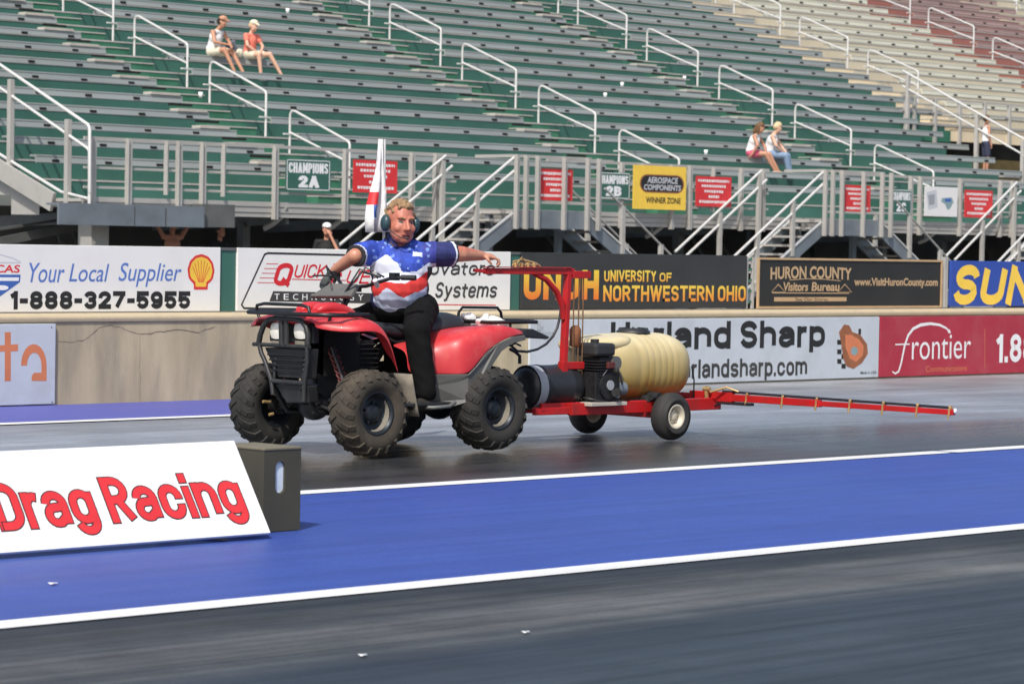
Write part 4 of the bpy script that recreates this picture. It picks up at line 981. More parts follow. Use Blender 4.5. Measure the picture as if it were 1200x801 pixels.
mirror_loft('rear_fender', [
    (12.70, [(.14, .69), (.26, .67), (.31, .645), (.325, .59), (.33, .50)]),
    (12.86, [(.14, .71), (.28, .695), (.335, .665), (.35, .60), (.355, .505)]),
    (12.93, [(.14, .73), (.30, .715), (.385, .69), (.42, .61), (.425, .505)]),
    (12.985, [(.14, .75), (.34, .75), (.465, .735), (.51, .65), (.515, .505)]),
    (13.05, [(.14, .765), (.36, .775), (.485, .77), (.528, .69), (.535, .505)]),
    (13.11, [(.14, .775), (.37, .79), (.49, .79), (.533, .72), (.54, .56)]),
    (13.20, [(.14, .79), (.38, .808), (.49, .812), (.533, .76), (.541, .65)]),
    (13.31, [(.14, .80), (.38, .82), (.49, .825), (.533, .79), (.541, .71)]),
    (13.44, [(.14, .80), (.38, .82), (.48, .824), (.527, .80), (.536, .752)]),
    (13.56, [(.14, .79), (.36, .80), (.45, .80), (.50, .785), (.51, .762)]),
    (13.62, [(.14, .78), (.34, .785), (.42, .785), (.46, .778), (.465, .76)])], 'atv_red')
# grey lower guards, wheel-arch liners blackened to stand in for shade, footwells, mud flaps
gp = [(12.70, .508), (13.05, .512), (13.12, .565), (13.20, .645), (13.31, .706), (13.44, .748), (13.56, .758), (13.57, .728), (13.44, .705), (13.345, .655), (13.27, .575), (13.20, .485), (13.14, .40), (13.06, .335), (12.95, .297), (12.83, .31), (12.74, .40)]
for s in (-1, 1):
    yy = lambda x: .35+.195*(lambda t: t*t*(3-2*t))(min(1, max(0, (x-12.80)/.25)))
    mb = MB(); mb.prism([(x, z) for x, z in gp], lambda x, z: (x, YC+s*(yy(x)-.002), z), lambda x, z: (x, YC+s*(yy(x)-.014), z)); mb.build('fender_guard', 'grey_plastic', quad, bevel=.004)
    mb = MB(); mb.box((12.16, YC+s*.13, .50), (12.46, YC+s*.14, .80)); mb.build('arch_shade_liner', 'dark_void', quad)
    mb = MB(); mb.box((12.98, YC+s*.19, .36), (13.6, YC+s*.20, .72)); mb.build('arch_shade_liner', 'dark_void', quad)
    mb = MB(); mb.box((12.48, YC+s*.2, .315), (12.92, YC+s*.52, .335)); mb.bar((12.45, YC+s*.36, .42), (12.50, YC+s*.36, .33), .3, .02, up=(1, 0, .5))
    mb.build('footwell', 'black_plastic', quad, bevel=.004)
    mb = MB(); mb.grid([[(12.555+.018*i, YC+s*y, z) for y in (.36, .44, .53)] for i, z in enumerate((.52, .45, .38, .31, .25))]); mb.build('mud_flap', 'dust_flap' if s < 0 else 'black_plastic', quad, solid=.008)
    mb = MB(); mb.tube([(12.72, YC+s*.40, .30), (12.72, YC+s*.56, .305), (12.86, YC+s*.56, .31), (12.95, YC+s*.52, .33)], .013, 8); mb.build('foot_peg', 'steel_dark', quad)
    # suspension
    mb = MB(); mb.tube([(12.23, YC+s*.12, .34), (12.23, YC+s*.40, .28)], .018); mb.tube([(12.13, YC+s*.12, .31), (12.22, YC+s*.40, .25)], .015); mb.tube([(12.20, YC+s*.16, .68), (12.22, YC+s*.34, .32)], .02)
    mb.cyl((12.23, YC+s*.36, .282), (12.23, YC+s*.45, .282), .055); mb.build('suspension', 'black_steel', quad)
    mb = MB(); hel = [(V((12.20, YC+s*.17, .66)).lerp(V((12.22, YC+s*.31, .38)), i/72)) + V((math.cos(i*.7)*.038, math.sin(i*.7)*.035*.6, math.sin(i*.7)*.02)) for i in range(73)]
    mb.tube(hel, .007, 6); mb.build('coil_spring', 'spring_red', quad)
    for fa, fb_, fr_2 in (((12.17, YC+s*.34, .36), (12.14, YC+s*.345, .365), .009), ((12.15, YC+s*.34, .235), (12.12, YC+s*.345, .23), .010), ((12.14, YC+s*.36, .31), (12.08, YC+s*.36, .315), .010)):
        mb = MB(); mb.cyl(fa, fb_, fr_2); mb.build('brake_fitting', 'brass', quad)
# engine, frame
mb = MB(); mb.box((12.36, YC-.15, .24), (12.95, YC+.15, .50)); mb.cyl((12.62, YC-.2, .38), (12.62, YC+.2, .38), .13, n=20); mb.cyl((12.82, YC-.19, .37), (12.82, YC+.19, .37), .10, n=20); mb.box((12.42, YC-.10, .5), (12.62, YC+.10, .72))
for i in range(7): mb.box((12.40, YC-.13, .51+i*.03), (12.64, YC+.13, .518+i*.03))
mb.build('engine', 'engine_dark', quad, bevel=.008)
mb = MB()
for s in (-1, 1):
    mb.tube([(11.98, YC+s*.14, .42), (12.1, YC+s*.15, .27), (12.7, YC+s*.17, .25), (13.2, YC+s*.16, .33), (13.5, YC+s*.16, .62)], .018)
    mb.tube([(11.98, YC+s*.14, .42), (12.02, YC+s*.14, .84), (12.5, YC+s*.10, .80), (12.8, YC+s*.12, .70), (13.5, YC+s*.14, .80)], .016)
mb.cyl((13.30, YC-.4, .282), (13.30, YC+.4, .282), .035); mb.ell((13.3, YC, .282), (.11, .12, .1)); mb.ell((12.2, YC, .30), (.10, .11, .09))
mb.tube([(13.3, YC-.25, .3), (13.55, YC-.2, .5)], .03); mb.box((13.45, YC-.06, .30), (13.75, YC+.06, .34)); mb.build('frame', 'black_steel', quad)
mb = MB(); mb.tube([(12.45, YC+.16, .6), (12.7, YC+.24, .5), (13.1, YC+.26, .52)], .022); mb.cyl((13.1, YC+.26, .52), (13.55, YC+.26, .6), .06, n=14); mb.build('exhaust', 'black_steel', quad)
# nose: grille guard, lamps, front panel
GX = 11.965
def G(px, py, X=GX): p = gx(px, py, X); return p
mb = MB(); gl, gr = G(306, 388), G(361, 388); yl, yr = gl.y, gr.y
mb.tube([G(303, 403), G(305, 392), G(309, 381), G(315, 374.5), G(323, 372.5), G(346, 373.5), G(354, 376), G(359, 383), G(361, 392), G(360.5, 404)], .019, 10)
mb.tube([G(297, 403), G(363, 406.5)], .013, 8)
mb.tube([G(304, 403), G(306, 413), G(311, 424), G(318, 445), G(320, 462)], .015, 8); mb.tube([G(360, 405), G(360, 425), G(357, 447), G(356, 470)], .015, 8)
mb.tube([G(318, 446), G(358, 449)], .015, 8)
mb.tube([G(330, 373), G(330.5, 404)], .02, 8); mb.tube([G(336, 373), G(336, 404)], .02, 8)
mb.build('grille_guard', 'black_plastic', quad)
c0, c1 = G(308, 406), G(359, 470); mb = MB()
mb.add([G(307, 407)+V((.02, 0, 0)), G(360, 409)+V((.02, 0, 0)), G(357, 444)+V((.03, 0, 0)), G(322, 442)+V((.03, 0, 0)), G(307, 407)+V((.10, 0, 0)), G(360, 409)+V((.10, 0, 0)), G(357, 444)+V((.10, 0, 0)), G(322, 442)+V((.10, 0, 0))], [(0, 1, 2, 3), (7, 6, 5, 4), (0, 4, 5, 1), (1, 5, 6, 2), (2, 6, 7, 3), (3, 7, 4, 0)])
mb.add([G(321, 450)+V((.01, 0, 0)), G(358, 452)+V((.01, 0, 0)), G(357, 472)+V((.04, 0, 0)), G(330, 472)+V((.04, 0, 0)), G(321, 450)+V((.10, 0, 0)), G(358, 452)+V((.10, 0, 0)), G(357, 472)+V((.12, 0, 0)), G(330, 472)+V((.12, 0, 0))], [(0, 1, 2, 3), (7, 6, 5, 4), (0, 4, 5, 1), (1, 5, 6, 2), (2, 6, 7, 3), (3, 7, 4, 0)])
mb.build('skid_panel', 'black_plastic', quad, bevel=.006)
for k_ in range(4):
    mb = MB(); A_, B_ = G(312+k_*2, 415+k_*6)+V((.012, 0, 0)), G(357.5-k_*.4, 417+k_*6)+V((.012, 0, 0)); mb.tube([A_, B_], .006, 6); mb.build('grille_slat', 'black_steel', quad)
mb = MB(); a, b = G(308, 378), G(359, 403); mb.box((GX+.055, b.y, b.z), (GX+.11, a.y, a.z)); mb.build('nose_panel', 'black_plastic', quad, bevel=.01)
mb = MB(); a, b = G(316, 375), G(354, 380); mb.box((GX+.03, b.y-.02, b.z-.005), (GX+.14, a.y+.02, a.z+.01)); mb.build('nose_trim', 'atv_red', quad, bevel=.01)
for px in (320.5, 348.5):
    c = G(px, 387.5); h = .052; wd = .060
    mb = MB(); mb.box((GX+.03, c.y-wd-.006, c.z-h-.006), (GX+.10, c.y+wd+.006, c.z+h+.006))
    hl = mb.build('headlight', 'black_plastic', quad, bevel=.012)
    mb = MB(); rows = []
    for j in range(7):
        v = -1+2*j/6; rows.append([(GX+.028-.012*(1-.5*u*u-.5*v*v), c.y-u*wd*(1-.12*v*v), c.z+v*h*(1-.12*u*u)) for u in [-1+2*i/6 for i in range(7)]])
    mb.grid(rows); mb.build('lamp_lens', 'lamp_glass', hl)
    mb = MB(); mb.box((GX+.02, c.y-.045, c.z-h-.04), (GX+.05, c.y+.045, c.z-h-.012)); mb.build('lamp_reflector', 'lips' if False else 'rim_lit_tan', hl)
# hood, tank cover, dash, seat
def ringloft(name, st, m, parent, n=14, p=2.6, sub=1, y0=YC):         # st: (x, zc, ry, rz)
    mb = MB(); rows = []
    for x, zc, ry, rz in st:
        r = []
        for i in range(n):
            t = 2*math.pi*i/n; c, s = math.cos(t), math.sin(t)
            r.append((x, y0+ry*math.copysign(abs(c)**(2/p), c), zc+rz*math.copysign(abs(s)**(2/p), s)))
        rows.append(r+[r[0]])
    mb.grid(rows); m_ = len(rows)
    mb.add(rows[0][:-1], [tuple(range(n))], True); mb.add(rows[-1][:-1], [tuple(range(n))[::-1]], True)
    return mb.build(name, m, parent, sub=sub)
ringloft('hood', [(11.96, .85, .10, .012), (11.98, .855, .19, .03), (12.15, .87, .21, .045), (12.32, .865, .21, .06), (12.46, .845, .16, .06), (12.56, .82, .10, .04)], 'atv_red', quad)
for s in (-1, 1):
    ringloft('tank_cover', [(12.13, .915, .03, .01), (12.15, .925, .055, .03), (12.22, .935, .062, .036), (12.32, .925, .06, .04), (12.42, .90, .05, .035), (12.46, .88, .03, .02)], 'atv_red', quad, y0=YC+s*.078)
ringloft('seat', [(12.58, .80, .05, .02), (12.62, .81, .10, .045), (12.80, .77, .13, .055), (12.97, .765, .15, .06), (13.08, .785, .16, .065), (13.17, .80, .175, .085), (13.27, .81, .18, .095), (13.36, .805, .17, .09), (13.42, .79, .14, .07), (13.44, .78, .06, .03)], 'seat_vinyl', quad)
# dash visor and instrument pod
mb = MB(); a = [gy(394, 356, YC), gy(404, 336, YC), gy(428, 336, YC), gy(421, 353, YC)]
vx = 12.42
pts = [(vx-.10, YC+.20, 1.0), (vx+.02, YC+.13, 1.085), (vx+.06, YC-.09, 1.085), (vx-.04, YC-.13, 1.01)]
mb.add([V(p) for p in pts]+[V(p)+V((.02, 0, -.022)) for p in pts], [(0, 1, 2, 3), (7, 6, 5, 4), (0, 4, 5, 1), (1, 5, 6, 2), (2, 6, 7, 3), (3, 7, 4, 0)]); mb.build('dash_visor', 'grey_plastic', quad, bevel=.008)
mb = MB(); hb = [(12.66, YC+.37, 1.125), (12.60, YC+.26, 1.13), (12.53, YC+.12, 1.07), (12.51, YC, 1.06), (12.53, YC-.12, 1.07), (12.60, YC-.30, 1.13), (12.66, YC-.44, 1.13)]
mb.tube(hb, .012, 8); mb.tube([(12.51, YC, 1.06), (12.36, YC, .80)], .022, 8); mb.box((12.48, YC-.05, 1.03), (12.55, YC+.05, 1.07)); mb.build('handlebar', 'black_steel', quad)
for s, e, i0 in ((1, hb[0], hb[1]), (-1, hb[-1], hb[-2])):
    g = MB(); g.cyl(V(i0).lerp(V(e), -.02 if s > 0 else .35), e, .018, n=10); gr_ = g.build('grip', 'black_plastic', quad)
    l = MB(); q = V(i0).lerp(V(e), .05); l.box(tuple(q+V((-.03, -.025, -.02))), tuple(q+V((.02, .025, .03)))); l.tube([q+V((-.03, 0, .0)), q+V((-.075, s*.04, .0)), q+V((-.065, s*.15, -.005))], .006, 6); l.build('brake_lever', 'black_steel', quad)
mb = MB(); mb.cyl((12.55, YC-.19, 1.12), (12.53, YC-.19, 1.165), .015, n=10); mb.cyl((12.55, YC-.2, 1.07), (12.51, YC-.22, 1.11), .016); mb.build('brake_reservoir', 'rail_white', quad, bevel=.006)
mb = MB()
for k, (dx, dz) in enumerate(((.0, .03), (.03, .06), (-.02, .05))): mb.tube([(12.56+dx, YC-.22, 1.13), (12.45+dx, YC-.16, 1.13+dz), (12.40, YC-.05, 1.02), (12.40, YC-.03, .86)], .006, 6)
mb.tube([(12.56, YC+.24, 1.13), (12.44, YC+.17, 1.19), (12.39, YC+.06, 1.05), (12.40, YC+.03, .86)], .006, 6); mb.build('cables', 'hose_black', quad)
# racks
mb = MB(); z = .893
fr_ = [(11.88, YC-.33), (11.88, YC+.33), (12.0, YC+.42), (12.38, YC+.42), (12.38, YC+.2)]
mb.tube([(12.29, YC-.22, z), (12.27, YC-.43, z), (12.02, YC-.43, z), (11.92, YC-.33, z), (11.92, YC+.33, z), (12.02, YC+.43, z), (12.27, YC+.43, z), (12.29, YC+.22, z)], .014, 8)
for y in (-.28, -.14, 0, .14, .28): mb.tube([(11.93, YC+y, z), (12.18, YC+y, z)], .009, 6)
mb.tube([(12.18, YC-.42, z), (12.18, YC+.42, z)], .009, 6)
mb.tube([(11.93, YC+.26, z), (11.925, YC+.25, z+.045), (11.925, YC+.18, z+.058), (11.925, YC-.18, z+.058), (11.925, YC-.25, z+.045), (11.93, YC-.26, z)], .011, 8)
for x, y in ((12.02, .36), (12.24, .36)):
    for s in (-1, 1): mb.tube([(x, YC+s*y, z), (x, YC+s*(y-.03), z-.05)], .011, 6)
mb.build('front_rack', 'black_steel', quad)
mb = MB(); z = .838; X0r, X1r = 13.46, 13.90
mb.tube([(X0r, YC-.36, z), (X1r-.05, YC-.36, z), (X1r, YC-.28, z), (X1r, YC+.28, z), (X1r-.05, YC+.36, z), (X0r, YC+.36, z)], .013, 8, closed=True)
for y in (-.24, -.12, 0, .12, .24): mb.tube([(X0r, YC+y, z), (X1r, YC+y, z)], .009, 6)
for x, y in ((13.50, .30), (13.66, .30)):
    for s in (-1, 1): mb.tube([(x, YC+s*y, z), (x, YC+s*y, z-.06)], .011, 6)
mb.tube([(X0r-.0, YC+.30, z), (X0r, YC+.30, z+.085), (X0r, YC+.26, z+.105), (X0r, YC-.24, z+.105), (X0r, YC-.29, z+.09), (X0r, YC-.30, z)], .010, 8) if False else None
ra = [gy(536.5, 381, YC-.05), gy(537.5, 366, YC-.05), gy(542, 360, YC-.05), gy(583, 360.5, YC-.05), gy(587, 366, YC-.05), gy(589, 381, YC-.05)]
mb.tube(ra, .010, 8)
mb.build('rear_rack', 'black_steel', quad)
mb = MB(); mb.box((13.44, YC-.14, .74), (13.72, YC+.14, .80)); mb.prism([(13.64, .795), (13.74, .795), (13.90, .74), (13.88, .725), (13.74, .735), (13.64, .75)], lambda x, z: (x, YC-.44, z), lambda x, z: (x, YC+.44, z)); mb.build('rear_deck', 'black_plastic', quad, bevel=.006)

# white rag bag under the rear rack bars
bag = []; rb = random.Random(4)
for i in range(15):
    bag.append(('e', (13.44+rb.uniform(0, .27), YC-.31+rb.uniform(0, .28), .812+rb.uniform(0, .025)), (rb.uniform(.03, .07), rb.uniform(.03, .06), rb.uniform(.02, .045)), Matrix.Rotation(rb.uniform(0, 3), 3, 'Y')))
o = blob('rag_bundle', bag, 'cloth_white', voxel=.008, smooth=2, origin=(13.55, YC-.1, .83), folds=(.014, 14., 14.)); tag(o, 'crumpled white rags lying on the rear rack of the quad bike', 'rags')

# ------------------------------------------------------------------ flag on the quad bike
FY = 14.36
fb = gy(447.5, 300, FY); ft = gy(445.5, 163, FY)
t = thing('flag', 'white flag with red and blue hanging limp on a pole behind the driver', 'flag', (fb.x, FY, .86))
mb = MB(); mb.cyl((fb.x+.02, FY, .86), (fb.x+.01, FY, ft.z), .009, n=8); mb.build('flag_pole', 'rail_white', t)
def flagpt(px, py, dy=0): q = gy(px, py, FY+dy); return q
rowsf = []
edge = [(163, 443.8, 448), (185, 442.8, 448.6), (205, 441, 450), (225, 436.5, 453.5), (240, 433, 455.5), (255, 430.5, 456.5), (272, 429, 457)]
for i, (y, a, b) in enumerate(edge):
    r = []
    for j in range(9):
        u = j/8; q = flagpt(a+(b-a)*u, y); q.y += .05*math.sin(u*13+i*.5)*(i+1)/7; r.append(q)
    rowsf.append(r)
mb = MB(); mb.grid(rowsf)
fl = mb.build('flag_cloth', ['cloth_white', 'ink_bright_red', 'ink_blue'], t, solid=.003)
for p in fl.data.polygons:
    c = p.center+wl(t)
    j = p.index % 8; i = p.index//8
    p.material_index = 1 if (i == 3 and j <= 2) else (2 if (i == 4 and j in (1, 3)) or (i == 5 and j == 2) else 0)

# ------------------------------------------------------------------ sprayer trailer
TY = 14.0
tr = thing('sprayer_trailer', 'red two-wheeled sprayer trailer with cream tank and long spray boom', 'trailer', (15.19, TY, 0))
for s in (-1, 1): wheel(tr, 15.19, TY+s*.40, .168, .068, s, .082, 'trailer_tyre', lugs=False, rim_m='rim_white')
mb = MB(); zf = .235
for s in (-1, 1): mb.bar((14.30, TY+s*.27, zf), (15.85, TY+s*.27, zf), .05, .085)
for x in (14.33, 14.85, 15.4, 15.82): mb.bar((x, TY-.27, zf-.002), (x, TY+.27, zf-.002), .045, .07)
mb.bar((13.72, TY, zf), (14.33, TY, zf), .06, .07); mb.bar((13.95, TY, zf), (14.5, TY-.27, zf-.001), .045, .06); mb.bar((13.95, TY, zf), (14.5, TY+.27, zf-.001), .045, .06)
mb.bar((14.0, TY-.22, zf-.01), (14.5, TY-.27, zf-.01), .04, .05)
mb.bar((15.19, TY-.36, .168), (15.19, TY+.36, .168), .04, .04)
mb.build('frame', 'frame_red', tr, bevel=.005)
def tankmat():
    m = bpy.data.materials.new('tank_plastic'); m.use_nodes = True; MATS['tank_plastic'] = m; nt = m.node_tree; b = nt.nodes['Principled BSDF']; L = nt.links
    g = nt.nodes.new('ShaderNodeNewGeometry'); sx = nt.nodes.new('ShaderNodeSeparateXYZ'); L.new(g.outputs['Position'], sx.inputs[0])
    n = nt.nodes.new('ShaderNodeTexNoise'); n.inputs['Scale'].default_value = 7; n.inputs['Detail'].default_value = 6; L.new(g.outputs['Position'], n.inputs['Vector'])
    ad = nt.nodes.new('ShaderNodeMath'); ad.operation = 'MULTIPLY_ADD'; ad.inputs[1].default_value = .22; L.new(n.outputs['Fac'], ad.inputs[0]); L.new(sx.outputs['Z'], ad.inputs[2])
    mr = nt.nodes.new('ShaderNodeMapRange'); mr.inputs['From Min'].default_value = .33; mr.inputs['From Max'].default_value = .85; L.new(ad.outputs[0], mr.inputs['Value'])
    cr = nt.nodes.new('ShaderNodeValToRGB'); e = cr.color_ramp.elements; e[0].position = 0; e[0].color = (.32, .09, .012, 1); e[1].position = 1; e[1].color = (.66, .57, .35, 1)  # orange foot is stain; the paler top also paints a highlight
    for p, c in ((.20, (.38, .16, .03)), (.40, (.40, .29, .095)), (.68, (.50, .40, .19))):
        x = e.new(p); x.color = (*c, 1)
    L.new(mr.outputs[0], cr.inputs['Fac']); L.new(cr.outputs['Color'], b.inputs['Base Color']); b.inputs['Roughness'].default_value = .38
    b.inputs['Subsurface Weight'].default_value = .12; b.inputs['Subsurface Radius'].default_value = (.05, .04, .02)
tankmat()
st = [(14.72, .52, .06, .05), (14.725, .52, .14, .12), (14.75, .51, .21, .17), (14.79, .505, .25, .215), (14.85, .50, .272, .235), (14.97, .50, .28, .243), (15.0, .50, .274, .239), (15.03, .50, .274, .239)]
x = 15.05
while x < 15.43: st += [(x, .50, .280, .2445), (x+.035, .50, .280, .2445), (x+.042, .50, .2775, .243), (x+.056, .50, .2775, .243)]; x += .064
st += [(15.47, .50, .276, .240), (15.54, .50, .255, .22), (15.60, .503, .215, .18), (15.64, .507, .15, .12), (15.655, .51, .08, .06), (15.66, .51, .03, .02)]
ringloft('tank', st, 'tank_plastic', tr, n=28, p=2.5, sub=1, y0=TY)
mb = MB(); rows = []
for dx in (0, .03):
    rows.append([(15.02+dx, TY+.284*math.copysign(abs(math.cos(t))**.8, math.cos(t)), .50+.247*math.copysign(abs(math.sin(t))**.8, math.sin(t))) for t in [math.radians(-200+220*i/40) for i in range(41)]])
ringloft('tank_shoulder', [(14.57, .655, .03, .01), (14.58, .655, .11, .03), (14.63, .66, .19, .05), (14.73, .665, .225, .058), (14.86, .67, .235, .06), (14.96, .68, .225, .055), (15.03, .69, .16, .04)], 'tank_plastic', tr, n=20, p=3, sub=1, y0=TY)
mb = MB(); mb.lathe([(0, .12), (.018, .122), (.02, .112), (.032, .106), (.036, .09), (.034, .02), (.034, .001)], (15.22, TY, .737), (0, 0, 1), 28)
for i in range(8): a = math.pi*2*i/8; mb.bar((15.22+.05*math.cos(a), TY+.05*math.sin(a), .774), (15.22+.105*math.cos(a), TY+.105*math.sin(a), .77), .012, .014)
mb.build('tank_lid', 'black_plastic', tr)
mb = MB(); mb.bar((15.08, TY-.29, .26), (15.08, TY-.24, .30), .05, .03); mb.cyl((15.15, TY-.33, .30), (15.15, TY-.22, .30), .035, n=12); mb.cyl((15.08, TY-.31, .30), (15.20, TY-.31, .29), .022, n=10); mb.build('drain_valve', 'black_plastic', tr)
mb = MB(); mb.tube([(15.74, TY-.1, .50), (15.77, TY-.1, .40), (15.77, TY-.1, .26)], .006, 6); mb.build('tank_strap', 'black_steel', tr)
# pump engine
ex, ey, ez = 14.62, TY-.22, .285
e_ = MB(); e_.box((ex-.12, ey-.10, ez), (ex+.12, ey+.13, ez+.20)); e_.cyl((ex, ey-.115, ez+.1), (ex, ey-.10, ez+.1), .085, n=18); e_.box((ex-.07, ey-.09, ez+.2), (ex+.06, ey+.09, ez+.30))
for i in range(6): e_.box((ex-.10, ey-.105, ez+.17+.02*i), (ex+.02, ey+.08, ez+.178+.02*i))
e_.cyl((ex+.02, ey-.16, ez+.06), (ex+.1, ey-.1, ez+.06), .03); 
en = e_.build('pump_engine', 'engine_dark', tr, bevel=.006)
mb = MB(); mb.box((ex-.13, ey-.11, ez+.31), (ex+.07, ey+.10, ez+.40)); mb.cyl((ex-.03, ey, ez+.40), (ex-.03, ey, ez+.425), .03); mb.build('fuel_tank', 'black_plastic', en, bevel=.02)
mb = MB(); mb.cyl((ex+.09, ey-.1, ez+.26), (ex+.09, ey+.1, ez+.26), .05, n=14); mb.build('muffler', 'steel_dark', en)
mb = MB(); mb.cyl((ex+.01, ey-.122, ez+.11), (ex+.01, ey-.116, ez+.11), .035, n=16); mb.cyl((ex+.09, ey-.12, ez+.04), (ex+.09, ey-.105, ez+.04), .02, n=10); mb.build('recoil_cover', 'ink_grey', en)
mb = MB(); mb.box((ex-.2, ey-.14, ez-.03), (ex+.16, ey+.16, ez-.005)); mb.build('engine_plate', 'tan_plank', tr, bevel=.003)
mb = MB()
for pts in ([(14.55, TY-.3, .42), (14.6, TY-.36, .52), (14.7, TY-.3, .58), (14.8, TY-.2, .52)], [(14.5, TY-.15, .3), (14.42, TY-.3, .33), (14.5, TY-.37, .27), (14.75, TY-.33, .27), (15.0, TY-.31, .29)], [(14.62, TY-.1, .6), (14.66, TY-.25, .66), (14.72, TY-.33, .55), (14.75, TY-.34, .4)]):
    mb.tube([V(pts[0])*(1-t/10)**3+V(pts[1])*3*(t/10)*(1-t/10)**2+V(pts[2])*3*(t/10)**2*(1-t/10)+V(pts[3])*(t/10)**3 for t in range(11)], .008, 6)
mb.build('pump_hose', 'hose_black', tr)
mb = MB(); mb.box((ex-.02, ey-.125, ez+.225), (ex+.05, ey-.095, ez+.27)); mb.build('pull_starter', 'spring_red', en, bevel=.006)
mb = MB(); mb.cyl((ex+.13, ey-.06, ez+.08), (ex+.2, ey-.06, ez+.08), .05, n=14); mb.cyl((ex+.2, ey-.06, ez+.08), (ex+.22, ey-.06, ez+.08), .03, n=10); mb.build('pump', 'galvanized_blue', tr)
mb = MB(); mb.bar((15.74, TY-.25, .26), (15.74, TY-.25, .36), .02, .02); mb.cyl((15.74, TY-.28, .34), (15.74, TY-.22, .34), .016, n=8); mb.tube([(15.72, TY-.3, .32), (15.76, TY-.42, .36), (15.8, TY-.5, .33)], .008, 6); mb.build('boom_valve', 'brass', tr)
# black drum on the tongue
ringloft('drum', [(13.98, .385, .07, .07), (14.0, .385, .135, .135), (14.06, .385, .15, .15), (14.10, .385, .15, .15), (14.11, .385, .156, .156), (14.13, .385, .156, .156), (14.14, .385, .15, .15), (14.33, .385, .15, .15), (14.34, .385, .157, .157), (14.36, .385, .157, .157), (14.375, .385, .15, .15), (14.45, .385, .142, .142), (14.495, .385, .11, .11), (14.51, .385, .04, .04)], 'hose_black', tr, n=24, p=2., sub=1, y0=TY-.12)
mb = MB(); mb.lathe([(0, .151), (.075, .151)], (14.02, TY-.12, .385), (1, 0, 0), 24); mb.build('drum_label', 'ink_grey', tr)
mb = MB(); mb.bar((14.05, TY-.24, .255), (14.45, TY-.24, .255), .02, .05); mb.bar((14.05, TY, .255), (14.45, TY, .255), .02, .05); mb.bar((14.2, TY-.25, .24), (14.2, TY, .24), .03, .018); mb.build('drum_cradle', 'frame_red', tr)
# mast with control arm
MY = 13.80
m0, m1 = gy(658, 462, MY), gy(668, 314, MY); m1.x = m0.x = (m0.x+m1.x)/2+.0
mb = MB(); mb.bar((m0.x-.02, MY, .28), (m0.x-.02, MY, .56), .052, .052); mb.bar((m0.x-.02, MY, .50), (m1.x+.01, MY, m1.z+.004), .048, .038); mb.bar((m0.x-.02, MY, .53), (m0.x+.17, MY, .53), .045, .05)
mb.build('mast', 'frame_red', tr, bevel=.004)
az = gy(620, 317, MY).z; a0 = gy(556, 317, MY).x; a1 = gy(690, 317, MY).x
mb = MB(); mb.bar((a0+.10, MY, az-.005), (a1-.16, MY, az-.005), .045, .04); mb.bar((a0, MY, az), (a0+.16, MY, az-.012), .035, .022); mb.bar((a1-.18, MY-.0, az-.025), (a1, MY, az-.025), .05, .05); mb.bar((a0+.07, MY-.02, az+.022), (a1-.2, MY-.02, az+.022), .03, .006)
mb.build('control_arm', 'frame_red', tr, bevel=.003)
mb = MB(); mb.tube([(gy(626, 320, MY).x, MY, az-.02), (gy(640, 327, MY).x, MY, az-.06), (gy(652, 340, MY).x, MY, az-.14), (gy(659, 356, MY).x, MY, az-.24), (gy(660, 372, MY).x, MY, az-.33)], [.018, .02, .022, .022, .018], 8); mb.build('brace', 'frame_red', tr)
mb = MB(); c = gy(616, 308, MY)
for i in range(4): mb.cyl((c.x-.10+.06*i, MY, az+.02), (c.x-.10+.06*i, MY, az+.055), .014, n=8); mb.cyl((c.x-.12+.06*i, MY, az+.04), (c.x-.08+.06*i, MY, az+.04), .010, n=8)
mb.tube([(c.x-.12, MY, az+.06), (c.x-.03, MY, az+.075), (c.x+.1, MY, az+.05), (c.x+.14, MY, az+.03)], .007, 6); mb.tube([(c.x-.1, MY-.02, az+.05), (c.x-.06, MY-.02, az+.09), (c.x-.02, MY-.02, az+.06)], .005, 6)
mb.build('control_valves', 'brass', tr)
mb = MB()
for px in (671.5, 677.5, 682.5):
    x = gy(px, 400, MY).x; mb.cyl((x, MY, .29), (x, MY, az-.03), .0055, n=6)
mb.build('copper_pipes', 'copper_pipe', tr)
mb = MB(); x = gy(674, 398, MY+.03).x; mb.lathe([(0, .02), (.01, .04), (.12, .042), (.14, .03), (.15, .015), (.15, .001)], (x, MY+.03, .655), (0, 0, 1), 14); mb.build('rusty_filter', 'rust', tr)
mb = MB(); hs = [gy(*p, MY+.02) for p in ((598, 404), (606, 411), (618, 412), (630, 409), (640, 403), (648, 394), (653, 384), (656, 372), (657.5, 360))]; mb.tube(hs, .009, 8)
mb.tube([gy(*p, MY+.1) for p in ((598, 409), (604, 412), (609, 417), (609, 426))], .012, 8); mb.tube([gy(*p, MY) for p in ((590, 402), (598, 405), (604, 402), (610, 405))], .007, 6); mb.build('hose', 'hose_black', tr)
